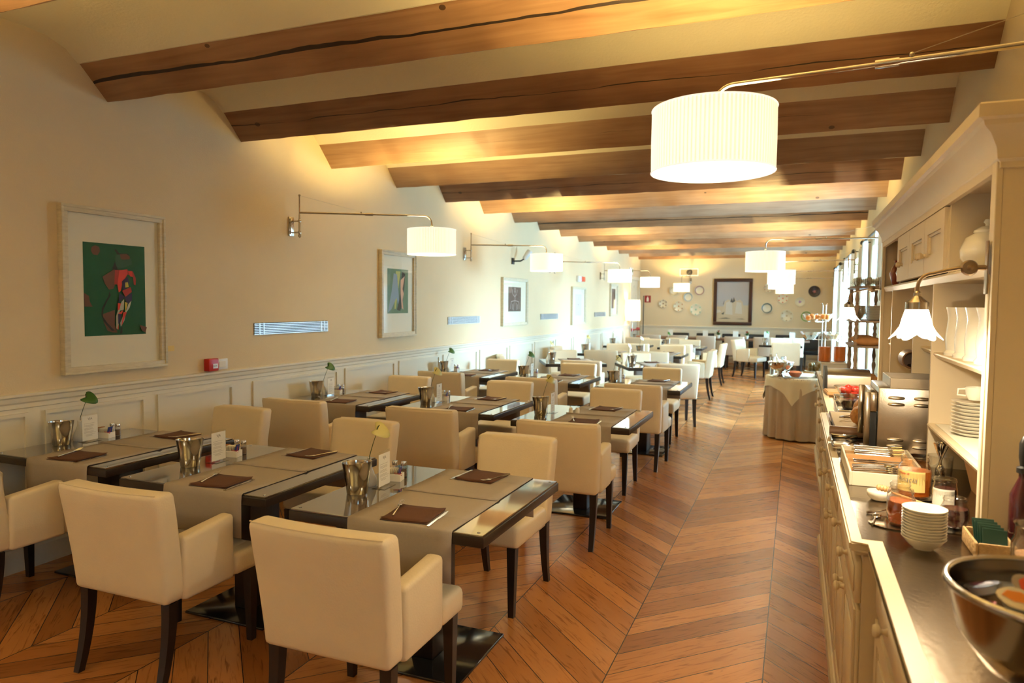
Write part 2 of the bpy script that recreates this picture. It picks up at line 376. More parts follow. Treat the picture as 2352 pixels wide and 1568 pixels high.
for a, c in PAN:
    frame_ring(b, a, c, .20, .93, .022, .014, XL+.002, 'x')
struct('trim_2', b, MPANEL, smooth=False)
b = BM()
prism(b, [(YF, 0), (YF-.018, 0), (YF-.018, .12), (YF-.002, .14), (YF-.002, .93), (YF-.010, .935), (YF-.018, .965), (YF-.030, .985), (YF-.030, 1.0), (YF, 1.005)], XL+.03, XR, 'x')
for i in range(5):
    frame_ring(b, XL+.12+i*1.0, XL+1.02+i*1.0, .20, .88, .022, -.014, YF-.002, 'y')
struct('trim_3', b, MPANEL, smooth=False)
b = BM(); box(b, XR-.018, XR, 8.4, WINDOWS[0][0]-.12, 0, .12)
for i in range(len(WINDOWS)):
    a = WINDOWS[i][1]+.1; c = (WINDOWS[i+1][0]-.1 if i+1 < len(WINDOWS) else YF-.03); box(b, XR-.018, XR, a, c, 0, .12)
struct('baseboard_right', b, MPANEL, smooth=False)
# door with its panels, frame and red push bar
b = BM(); box(b, XL-.06, XL-.02, DY0, DY1, 0, DZ)
for (z0, z1) in ((.15, .75), (1.05, 2.15)):
    for (a, c) in ((DY0+.10, DY0+.47), (DY0+.56, DY1-.10)): frame_ring(b, a, c, z0, z1, .03, .012, XL-.02, 'x')
d1 = struct('door_1', b, MPANEL, smooth=False)
b = BM(); box(b, XL, XL+.025, DY0-.09, DY0, 0, DZ+.09); box(b, XL, XL+.025, DY1, DY1+.09, 0, DZ+.09); box(b, XL, XL+.025, DY0, DY1, DZ, DZ+.09)
put('door_frame', b, MPANEL, parent=d1, smooth=False)
b = BM(); tube(b, [(XL+.06, DY0+.08, .90), (XL+.06, DY1-.08, .90)], .018); box(b, XL-.02, XL+.075, DY0+.05, DY0+.10, .86, .94, .006); box(b, XL-.02, XL+.075, DY1-.10, DY1-.05, .86, .94, .006)
put('push_bar', b, MRED, parent=d1)
# windows
MWFR = mat('white_window_frame', (.80, .82, .82), .4)
for i, (a, c, WZ0) in enumerate([(a, c, WZ0) for a, c in WINDOWS]+[(-1.15, .05, 1.1)]):
    b = BM(); X = XR+.20
    for (y0, y1, z0, z1) in ((a, a+.07, WZ0, WZ1), (c-.07, c, WZ0, WZ1), (a+.07, c-.07, WZ0, WZ0+.08), (a+.07, c-.07, WZ1-.07, WZ1), ((a+c)/2-.04, (a+c)/2+.04, WZ0+.08, WZ1-.07), (a+.07, (a+c)/2-.04, WZ0+.86, WZ0+.90), ((a+c)/2+.04, c-.07, WZ0+.86, WZ0+.90)):
        box(b, X, X+.05, y0, y1, z0, z1)
    w = struct('window_%d' % (i+1), b, MWFR, smooth=False)
    b = BM(); box(b, X+.02, X+.026, a+.05, c-.05, WZ0+.05, WZ1-.05); put('window_pane', b, thin_glass('window_glass', (1, 1, 1), .0, .02) if i == 0 else bpy.data.materials['window_glass'], parent=w, smooth=False)

# ================================================================== CHAIRS
def bend_back(vs, w, lean, z0, z1, bow):
    for v in vs:
        t = (v.co.z-z0)/(z1-z0)
        v.co.y -= lean*max(0, t)**1.3 + bow*(1-(v.co.x/w)**2)*max(0, t)
        v.co.x *= .94+.06*max(0, min(1, t*1.2))
def sliced_box(bm, x0, x1, y0, y1, z0, z1, bev, nx, nz, seg=3):
    vs = box(bm, x0, x1, y0, y1, z0, z1, bev, seg)
    for i in range(1, nx):
        bmesh.ops.bisect_plane(bm, geom=bm.verts[:]+bm.edges[:]+bm.faces[:], plane_co=(x0+(x1-x0)*i/nx, 0, 0), plane_no=(1, 0, 0))
    for i in range(1, nz):
        bmesh.ops.bisect_plane(bm, geom=bm.verts[:]+bm.edges[:]+bm.faces[:], plane_co=(0, 0, z0+(z1-z0)*i/nz), plane_no=(0, 0, 1))
    return bm.verts[:]
def chair(arms, label, group=None, lm=None, leg=None):
    lm = lm or MLEATH; leg = leg or MLEG
    r = tag(empty('dining_armchair' if arms else 'dining_chair'), label, 'chair', group)
    w = .28 if arms else .235
    b = BM(); vs = sliced_box(b, -w, w, -.27, -.165, .36, .83, .022, 10, 6); bend_back(vs, w, .062, .36, .83, .022); put('backrest', b, lm, r)
    # top seam piping on the back edge
    b = BM(); pts = []
    for i in range(11):
        x = -w*.97+2*w*.97*i/10; pts.append((x, -.270-.062-.022*(1-(x/w)**2)+.012, .829))
    tube(b, pts, .0022, 6); put('seam', b, lm, r)
    ws = w-.068 if arms else w-.005
    b = BM(); vs = sliced_box(b, -ws, ws, -.168, .262, .355, .47, .028, 6, 1)
    for v in vs:
        if v.co.z > .42: v.co.z += .018*(1-(v.co.x/ws)**2)*(1-min(1, abs(v.co.y-.05)/.26)**2)
    put('seat', b, lm, r)
    if arms:
        # front lip of the seat spreads in front of the arms
        b = BM(); sliced_box(b, -w+.004, w-.004, .100, .285, .355, .462, .028, 4, 1); put('seat_front', b, lm, r)
        for s in (-1, 1):
            b = BM(); x0, x1 = (s*(w-.075), s*(w-.002)); x0, x1 = min(x0, x1), max(x0, x1)
            vs = box(b, x0, x1, -.185, .098, .355, .625, .020, 3)
            for v in vs:
                if v.co.z > .5: v.co.z += .03*(v.co.y+.18)/.33
            put('armrest', b, lm, r)
    for sx in (-1, 1):
        for sy in (-1, 1):
            b = BM(); x = sx*(w-.045); y = .235 if sy > 0 else -.225; n = 6
            rg = []
            for i in range(n+1):
                t = i/n; z = .36*(1-t); h = .023-.008*t; yy = y-(0.055*t*t if sy < 0 else -.004*t)
                rg.append([b.verts.new((x+dx*h, yy+dy*h, z)) for dx, dy in ((-1, -1), (1, -1), (1, 1), (-1, 1))])
            for i in range(n):
                for q in range(4): b.faces.new((rg[i][q], rg[i][(q+1) % 4], rg[i+1][(q+1) % 4], rg[i+1][q]))
            b.faces.new(rg[0]); b.faces.new(list(reversed(rg[-1]))); put('leg', b, leg, r)
    return r
ARM = chair(True, 'x'); PLAIN = chair(False, 'x')
_used = {}
def place(proto, x, y, rz, label, group):
    if proto not in _used:
        _used[proto] = 1; proto.location = (x, y, 0); proto.rotation_euler = (0, 0, rz); proto['label'] = label; proto['group'] = group; return proto
    return dup(proto, (x, y, 0), rz, label, group)
G1 = 'cream leather chairs around the square tables'

# ================================================================== TABLES
TZ = .73
def table(label, group, size=.90):
    r = tag(empty('dining_table'), label, 'table', group); h = size/2
    b = BM(); box(b, -h, h, -h, h, TZ-.048, TZ-.007, .004, 2); put('table_frame', b, MTABLE, r, ang=60)
    b = BM(); box(b, -h+.006, h-.006, -h+.006, h-.006, TZ-.007, TZ, .0015, 1); put('glass_top', b, MTGLASS, r, smooth=False)
    for sx in (-1, 1):
        for sy in (-1, 1):
            b = BM(); lathe(b, [(.006, 0), (.006, .002), (.003, .003)], 10, (sx*(h-.035), sy*(h-.035), TZ)); put('screw_cap', b, MSTEEL, r)
    b = BM(); box(b, -.055, .055, -.11, .11, .014, TZ-.10, .004); put('column', b, MTABLE, r, ang=60)
    b = BM(); box(b, -.12, .12, -.28, .28, TZ-.10, TZ-.048, .004); put('top_bracket', b, MTABLE, r, ang=60)
    b = BM(); box(b, -.25, .25, -.25, .25, 0, .014, .005); put('base_plate', b, MBLACKST, r, ang=60)
    return r
def runner(sz=.90):
    """placemat runner laid across the table, hanging over the near and far edge; two sheets meeting in the middle"""
    b = BM(); h = sz/2; w = .235; R = .012; t = .0012
    def sheet(path, z_off, x0, x1):
        a = []
        for i, (yy, zz) in enumerate(path):
            row = []
            for k in range(9):
                x = x0+(x1-x0)*k/8
                dz = .0007*math.sin(k*1.9+i*1.3)+z_off
                row.append(b.verts.new((x, yy, zz+dz)))
            a.append(row)
        for i in range(len(a)-1):
            for k in range(8): b.faces.new((a[i][k], a[i][k+1], a[i+1][k+1], a[i+1][k]))
    def drop(s, L):
        return [(s*(h+.008), TZ-L), (s*(h+.007), TZ-L*.5), (s*(h+.006), TZ-.03), (s*(h+.003), TZ-.002), (s*(h-.006), TZ+.003)]
    p1 = drop(-1, .20)+[(-.30, TZ+.0022), (-.298, TZ+.0035), (-.296, TZ+.0022), (-.15, TZ+.002), (.0, TZ+.0022), (.012, TZ+.0065), (.02, TZ+.0028)]
    p2 = [(-.012, TZ+.0045), (.004, TZ+.010), (.02, TZ+.0038), (.15, TZ+.002), (.298, TZ+.0022), (.30, TZ+.0038), (.302, TZ+.0022)]+drop(1, .20)[::-1]
    sheet(p1, 0, -w, w); sheet(p2, .0006, -w-.004, w-.003)
    o = put('table_runner', b, MRUN, ang=60)
    md = o.modifiers.new('s', 'SOLIDIFY'); md.thickness = .0012; md.offset = 1
    return o
def napkin():
    b = BM(); n = 6; s = .10
    for L in range(2):
        g = [[b.verts.new((-s+2*s*i/n+(.002*L), -s+2*s*j/n+(.003*L), .0035+.003*L+.0014*math.sin(i*1.7+L)*math.cos(j*1.3)+(.004 if (i in (0, n) and j in (0, n) and L) else 0))) for j in range(n+1)] for i in range(n+1)]
        for i in range(n):
            for j in range(n): b.faces.new((g[i][j], g[i+1][j], g[i+1][j+1], g[i][j+1]))
    o = put('napkin', b, MNAP); md = o.modifiers.new('s', 'SOLIDIFY'); md.thickness = .0022; md.offset = 0
    return o
def knife_mesh(b, M):
    prism(b, [(-.006, -.11), (.006, -.11), (.0045, -.01), (-.0045, -.01)], 0, .004, 'z', M)
    prism(b, [(-.005, -.01), (.006, -.01), (.009, .05), (.004, .105), (-.005, .085)], .001, .003, 'z', M)
def fork_mesh(b, M):
    pts = [(0, -.10, .003), (0, -.04, .004), (0, .02, .003), (0, .045, .004)]
    tube(b, [M @ Vector(p) for p in pts], [.0045, .0032, .0022, .003], 8)
    box(b, -.010, .010, .042, .060, .003, .0055, .002, 1, M)
    for k in range(4):
        x = -.009+.006*k; tube(b, [M @ Vector((x, .058, .0045)), M @ Vector((x, .085, .007)), M @ Vector((x*.9, .103, .011))], .0013, 5)
def knife():
    b = BM(); knife_mesh(b, Matrix()); return put('table_knife', b, MSTEEL, ang=30)
def fork():
    b = BM(); fork_mesh(b, Matrix()); return put('table_fork', b, MSTEEL)
def bucket():
    b = BM(); n = 40
    prof = [(.044, 0), (.047, .003), (.053, .05), (.061, .10), (.068, .142), (.0695, .144), (.067, .142), (.060, .10), (.051, .05), (.045, .006), (0, .006)]
    rings = lathe(b, prof, n, cap=False)
    b.faces.new(list(reversed(rings[0])))
    # slanting, swept rim
    for v in b.verts:
        if v.co.z > .06: v.co.z += (v.co.z-.06)/.08*(.005*math.cos(math.atan2(v.co.y, v.co.x)+.6)+.0015*math.cos(2*math.atan2(v.co.y, v.co.x)))
    return put('steel_bin', b, MSTEEL)
def vase(kind):
    """white bottle vase with one anthurium"""
    r = empty('flower_vase')
    b = BM(); lathe(b, [(.036, 0), (.040, .008), (.038, .03), (.024, .065), (.015, .09), (.0135, .122), (.011, .124), (.010, .09), (0, .088)], 28, cap=False); put('vase', b, MWHITE, r)
    m = {'green': MGREEN, 'cream': MPALE, 'white': MWFLOW}[kind]
    dx = {'green': .05, 'cream': .04, 'white': .02}[kind]
    tube_pts = [(0, 0, .07), (.004, 0, .14), (dx*.5, .005, .20), (dx, .01, .262)]
    b = BM(); tube(b, tube_pts, [.0022, .002, .0017, .0014], 7); put('stem', b, MSTEM, r)
    b = BM(); n = 18
    c = b.verts.new((0, 0, .006)); ring = []; ring2 = []
    for i in range(n):
        a = 2*PI*i/n; q = 1+.25*math.cos(a)-.45*max(0, math.cos(a*1.0+PI))**8
        rx = .050*q*math.cos(a); ry = .040*(1-.15*math.cos(a))*math.sin(a)
        ring2.append(b.verts.new((rx*.5, ry*.5, .002))); ring.append(b.verts.new((rx, ry, .014*math.sin(a)**2-.004)))
    for i in range(n):
        j = (i+1) % n; b.faces.new((c, ring2[i], ring2[j])); b.faces.new((ring2[i], ring[i], ring[j], ring2[j]))
    o = put('spathe', b, m, r); o.location = (dx+.006, .01, .265); o.rotation_euler = (math.radians(48), math.radians(28), .5)
    md = o.modifiers.new('s', 'SOLIDIFY'); md.thickness = .0012
    b = BM(); tube(b, [(dx, .006, .268), (dx+.018, -.016, .288), (dx+.03, -.026, .296)], [.0028, .003, .0015], 7); put('spadix', b, MSTEM if kind != 'white' else MPALE, r)
    return r
def menu_card():
    r = empty('menu_card_holder'); w = .055
    b = BM(); box(b, -.0022, .0022, -w, w, .003, .170, .0005, 1); box(b, -.035, .035, -w, w, 0, .003, .001, 1); put('acrylic_stand', b, MACRYL, r, smooth=False)
    b = BM(); box(b, .0024, .0030, -w+.002, w-.002, .008, .160); card = put('card', b, MPAPER, r, smooth=False)
    b = BM()
    rr = random.Random(3); z = .112
    for k in range(13):
        L = rr.choice([.030, .042, .046, .040]); box(b, .0031, .0033, -L, L*rr.uniform(.3, 1), z-.0009, z); z -= .0048 if k % 3 else .0095
    put('printed_lines', b, MINK, card, smooth=False)
    M = Matrix(((0, 0, 1, .0031), (1, 0, 0, 0), (0, 1, 0, .140), (0, 0, 0, 1)))
    text_mesh('monogram', 'V|A', .020, MINK, card, M)
    return r
MPKB = mat('blue_sachet', (.02, .04, .22), .5); MPKR = mat('red_sachet_print', (.62, .05, .03), .5); MPKW = mat('cream_sachet', (.78, .72, .58), .7); MPKT = mat('brown_sachet', (.38, .17, .06), .7)
def sachets():
    r = empty('sachet_caddy')
    b = BM()
    for (x0, x1, y0, y1) in ((-.042, .042, -.030, -.026), (-.042, .042, .026, .030), (-.042, -.038, -.026, .026), (.038, .042, -.026, .026)): box(b, x0, x1, y0, y1, .002, .036, .0012, 1)
    box(b, -.042, .042, -.030, .030, 0, .004, .001, 1); put('caddy', b, MWHITE, r)
    b = BM()
    for k in range(7):
        M = Tr(-.030+.007*k, 0, .006) @ Matrix.Rotation(math.radians(-6+3*k), 4, 'Y'); box(b, -.0011, .0011, -.022, .022, 0, .055, .0006, 1, M)
    put('sachets', b, MPKW, r)
    b = BM()
    for k in range(3):
        M = Tr(-.034+.006*k, .004, .006) @ Matrix.Rotation(math.radians(-14+3*k), 4, 'Y'); box(b, -.0011, .0011, -.022, .022, 0, .060, .0006, 1, M)
    put('brown_sachets', b, MPKT, r)
    b = BM(); M = Tr(.024, -.006, .010) @ Matrix.Rotation(math.radians(12), 4, 'Y'); box(b, -.001, .001, -.020, .020, 0, .062, .0005, 1, M); s = put('blue_sachet', b, MPKB, r)
    text_mesh('sachet_print', 'Dietor', .016, MPKR, s, M @ Matrix(((0, 0, 1, .0012), (0, -1, 0, 0), (1, 0, 0, .03), (0, 0, 0, 1))))
    text_mesh('sachet_print', 'Dietor', .016, MPKR, s, M @ Matrix(((-1, 0, 0, 0), (0, 0, -1, -.0212), (0, 1, 0, .03), (0, 0, 0, 1))))
    return r
def shaker(fill, name):
    r = empty(name)
    b = BM(); lathe(b, [(.0155, 0), (.017, .004), (.0165, .045), (.0125, .056), (.0125, .060)], 14, rf=lambda a, z: 1+.03*math.cos(8*a)); put('glass_body', b, MGLASS, r)
    b = BM(); lathe(b, [(.0145, .004), (.0145, .040)], 14); put('filling', b, fill, r)
    b = BM(); lathe(b, [(.0150, .058), (.0150, .071), (.013, .077), (0, .078)], 18); put('cap', b, MSTEEL, r)
    return r
MSALT = mat('white_salt', (.82, .80, .74), .9, noise=.05, scale=300); MPEP = mat('ground_pepper', (.15, .08, .04), .9, noise=.4, scale=300)
P_run = tag(runner(), 'x', 'table runner'); P_nap = tag(napkin(), 'x', 'napkin'); P_kn = tag(knife(), 'x', 'knife'); P_fk = tag(fork(), 'x', 'fork'); P_bk = tag(bucket(), 'x', 'bin')
P_vg, P_vc, P_vw = [tag(vase(k), 'x', 'vase') for k in ('green', 'cream', 'white')]
P_mc = tag(menu_card(), 'x', 'menu card'); P_sc = tag(sachets(), 'x', 'sachet caddy')
P_sa = tag(shaker(MSALT, 'salt_shaker'), 'x', 'salt shaker'); P_pe = tag(shaker(MPEP, 'pepper_shaker'), 'x', 'pepper shaker')
PROTOS = [P_run, P_nap, P_kn, P_fk, P_bk, P_vg, P_vc, P_vw, P_mc, P_sc, P_sa, P_pe]
P_tb = table('x', 'square dining tables')
def kill(o):
    for c in list(o.children): kill(c)
    bpy.data.objects.remove(o)
def T(cx, cy, rot, where, flower=None, items='rncfbvmsp', sz=1.0, naps=((-.0, -.335, .10), (.0, .345, -.08)), shk=None):
    """lay one table; where = phrase that singles the table out"""
    dup(P_tb, (cx, cy, 0), rot, 'square black-framed glass-topped table, '+where, 'square glass-topped dining tables')
    def at(x, y, z=TZ):
        c, s = math.cos(rot), math.sin(rot); return (cx+c*x-s*y, cy+s*x+c*y, z)
    rx = .085
    if 'r' in items: dup(P_run, at(rx, 0, 0), rot, 'taupe placemat runner over the table edges, '+where, 'taupe table runners')
    if 'n' in items:
        for i, (nx, ny, na) in enumerate(naps):
            nf = ('near', 'far')[i]
            p = at(rx+nx, ny, TZ+.0045)
            dup(P_nap, p, rot+na, 'brown napkin at the %s place of the table, %s' % (nf, where), 'brown napkins')
            if 'c' in items:
                sg = 1 if i == 0 else -1
                k = at(rx+nx+sg*.116, ny, TZ+.0045); dup(P_kn, k, rot+na+(0 if sg > 0 else PI), 'steel knife beside the %s napkin, table %s' % (nf, where), 'table knives')
                k = at(rx+nx-sg*.085, ny+sg*.02, TZ+.0140); dup(P_fk, k, rot+na+(0 if sg > 0 else PI)+sg*.25, 'steel fork beside the %s napkin, table %s' % (nf, where), 'table forks')
    if 'b' in items: dup(P_bk, at(-.325, -.13), rot, 'polished steel table bin, table '+where, 'steel table bins')
    if flower: dup({'green': P_vg, 'cream': P_vc, 'white': P_vw}[flower], at(-.355, .01), rot+.1, 'white vase with one %s anthurium, table %s' % (flower, where), 'anthurium vases')
    if 'm' in items: dup(P_mc, at(-.275, .015), rot+.05-PI/2*0, 'white menu card in clear stand, table '+where, 'menu cards on the tables')
    if 's' in items: dup(P_sc, at(-.295, .14), rot+.2, 'white caddy of sugar sachets, table '+where, 'sachet caddies')
    if 'p' in items:
        dup(P_sa, at(-.335, .215), rot, 'glass salt shaker, table '+where, 'salt shakers'); dup(P_pe, at(-.285, .215), rot, 'glass pepper shaker, table '+where, 'pepper shakers')
A, Bc, C_ = 'aisle column', 'middle column', 'wall column'
ROW = ['nearest row', 'second row', 'third row']
YA = [2.81, 5.30, 7.66]; YBm = [2.90, 5.45, 7.80]; YC = [3.00, 5.42, 7.92]
for i in range(3):
    for cx, ys, nm, fl in ((-1.505, YA, A, ('cream', 'cream', 'cream')), (-2.605, YBm, Bc, (None, 'cream', 'green')), (-3.725, YC, C_, ('green', 'green', 'green'))):
        w = nm+', '+ROW[i]
        it = 'rncfbvmsp'
        if i == 1 and nm == A: it = 'rncfbvm'
        T(cx, ys[i], 0, w, fl[i], it)
        place(ARM, cx+((-.10 if nm == C_ else .02) if i == 0 else .08), ys[i]-(.57 if i == 0 else .68)+(.01 if i else 0), (.0, .02, -.03)[i], 'cream armchair, back to the camera, table '+w, G1)
        place(PLAIN, cx+.02, ys[i]+.70, PI+(-.02, .03, 0)[i], 'cream armless chair on the far side, table '+w, G1)
        if i == 1 and nm == A:
            for dx in (-.125, -.075):
                b = BM(); lathe(b, [(.016, 0), (.017, .004), (.0165, .036), (.012, .046), (0, .049)], 16)
                tag(put('china_shaker', b, MWHITE, loc=(cx+dx, ys[i]+(.03 if dx < -.1 else .045), TZ+.002)), 'plain white china shaker, %s of a pair, table %s' % ('left' if dx < -.1 else 'right', w), 'shaker', 'white china shakers')
# rows beyond, turned tables
T(-3.13, 10.24, .45, 'askew, beyond third row, wall side', 'cream', 'rnbm')
T(-1.90, 10.18, .45, 'askew, beyond third row, aisle side', 'white', 'rnbm')
T(-3.20, 12.45, 0, 'just beyond the askew ones, wall side', 'cream', 'rbm')
T(-2.22, 12.55, 0, 'just beyond the askew ones, aisle side', 'white', 'rnbm')
T(-3.30, 14.95, 0, 'third from back wall, wall side', 'white', 'rbm')
T(-2.16, 14.95, 0, 'third from back wall, aisle side', 'green', 'rnbm')
T(-3.35, 17.35, 0, 'beside the lamp-lit door', None, 'rb')
T(-.28, 16.95, 0, 'right of aisle behind round buffet table', 'green', 'rnbm')
FAR = [
 (ARM, -2.72, 9.50, .12, 'light cream armchair just behind the middle table of the third row, back to the camera'),
 (ARM, -1.50, 9.60, .35, 'white sunlit armchair behind the last aisle table, back to the camera'),
 (PLAIN, -3.45, 10.93, PI+.45, 'pale grey-lit chair facing the camera behind the askew table by the wall'),
 (PLAIN, -3.80, 9.78, -PI/2+.45, 'chair seen edge-on against the bright wall beside the askew table'),
 (PLAIN, -2.22, 10.88, PI+.45, 'white chair facing the camera behind the askew table nearer the aisle'),
 (ARM, -3.05, 11.78, .15, 'tall pale armchair, back to the camera, between the two askew tables'),
 (PLAIN, -3.72, 12.1, -PI/2, 'cream chair in shade low against the sunlit wall'),
 (ARM, -2.18, 11.86, .02, 'white armchair behind the bins of the askew tables, back to the camera'),
 (ARM, -1.58, 12.50, PI/2, 'bright white armchair turned side-on at the aisle, nearer one of two'),
 (PLAIN, -2.15, 12.86+.45, PI, 'white chair facing the camera one row before the next aisle armchair'),
 (PLAIN, -3.15, 13.25, PI+.1, 'pale chair facing the camera deep in the room near the bright wall'),
 (ARM, -2.12, 14.30, .0, 'white armchair, back to the camera, two rows before the back wall'),
 (ARM, -1.60, 14.75, PI/2, 'bright white armchair turned side-on at the aisle, farther one of two'),
 (ARM, -2.95, 14.05, .12, 'pale armchair, back to the camera, near the last left tables'),
 (PLAIN, -2.15, 15.62, PI, 'cream chair facing the camera at the last aisle-side table'),
 (PLAIN, -3.0, 15.6, PI, 'cream chair facing the camera at the last left table but one'),
 (ARM, -3.45, 16.65, .15, 'shaded beige armchair below the tall lit lampshade, back to the camera'),
 (PLAIN, -2.6, 17.0, .1, 'small beige chair before the long table, left of the middle'),
 (ARM, -.92, 16.55, -PI/2-.35, 'cream armchair right of the aisle, seen from its back corner'),
 (PLAIN, -.30, 17.62, PI, 'shaded white chair behind the table right of the aisle'),
 (ARM, -.16, 15.95, .0, 'cream armchair behind the footed ice bowl, back to the camera')]
for p, x, y, a, l in FAR: place(p, x, y, a, l, G1)
# long table along the far wall, beige chairs this side, black chairs the other side
b = BM(); r = tag(empty('long_table', (-1.75, 19.0, 0)), 'long dark wooden table along the back wall', 'table')
b = BM(); box(b, -2.25, 2.1, -.38, .38, .70, .75, .005); put('table_top', b, MWOODD, r, ang=60)
for x in (-2.0, -.95, 0.1, 1.1, 1.9):
    b = BM(); box(b, x-.06, x+.06, -.2, .2, 0, .70, .004); put('leg', b, MTABLE, r, ang=60)
MBEIG = mat('beige_fabric', (.50, .40, .29), .8); BL = mat('black_upholstery', (.014, .012, .012), .6)
PB = chair(False, 'x', None, MBEIG); PK = chair(False, 'x', None, BL)
names = ['first', 'second', 'third', 'fourth', 'fifth', 'sixth']
for k in range(6):
    x = -3.42+.68*k
    place(PB, x, 18.45, 0, 'beige chair, back to the room, at the long back table, %s from the left' % names[k], 'beige chairs at the long table')
    place(PK, -2.95+.68*k, 19.62, PI, 'black chair on the wall side of the long back table, %s from the left' % names[k], 'black chairs at the long table')
for k, x in enumerate((-3.05, -2.15, -1.40, -.65, -.05)):
    b = BM(); box(b, -.065, .065, -.002, .002, 0, .19, .001, 1); tag(put('menu_card', b, MPAPER, loc=(x, 18.85, .75), smooth=False), 'white card standing on the long back table, %s from the left' % names[k], 'menu card', 'cards on the long table')
for k, x in enumerate((-1.82, -1.12)):
    r = tag(empty('potted_plant', (x, 18.8, .75)), 'small red-flowered plant in white pot on the long back table, %s one' % ('left', 'right')[k], 'potted plant', 'small potted plants')
    b = BM(); lathe(b, [(.035, 0), (.05, .08), (.045, .08), (.04, .07), (0, .07)], 16, cap=False); put('pot', b, MWHITE, r)
    b = BM(); rr = random.Random(k)
    for i in range(16):
        a = rr.uniform(0, 6.28); t = rr.uniform(.3, 1)
        M = Tr(0, 0, .08) @ RotZ(a) @ Matrix.Rotation(-rr.uniform(.2, 1.1), 4, 'Y')
        prism(b, [(0, -.008), (.05*t+.03, -.02), (.11*t+.02, 0), (.05*t+.03, .02), (0, .008)], 0, .002, 'z', M)
    put('leaves', b, MGREEN, r)
    b = BM()
    for i in range(7): sphere(b, (rr.uniform(-.03, .03), rr.uniform(-.03, .03), .15+rr.uniform(0, .05)), .014, u=8, v=6)
    put('flowers', b, MTERR, r)

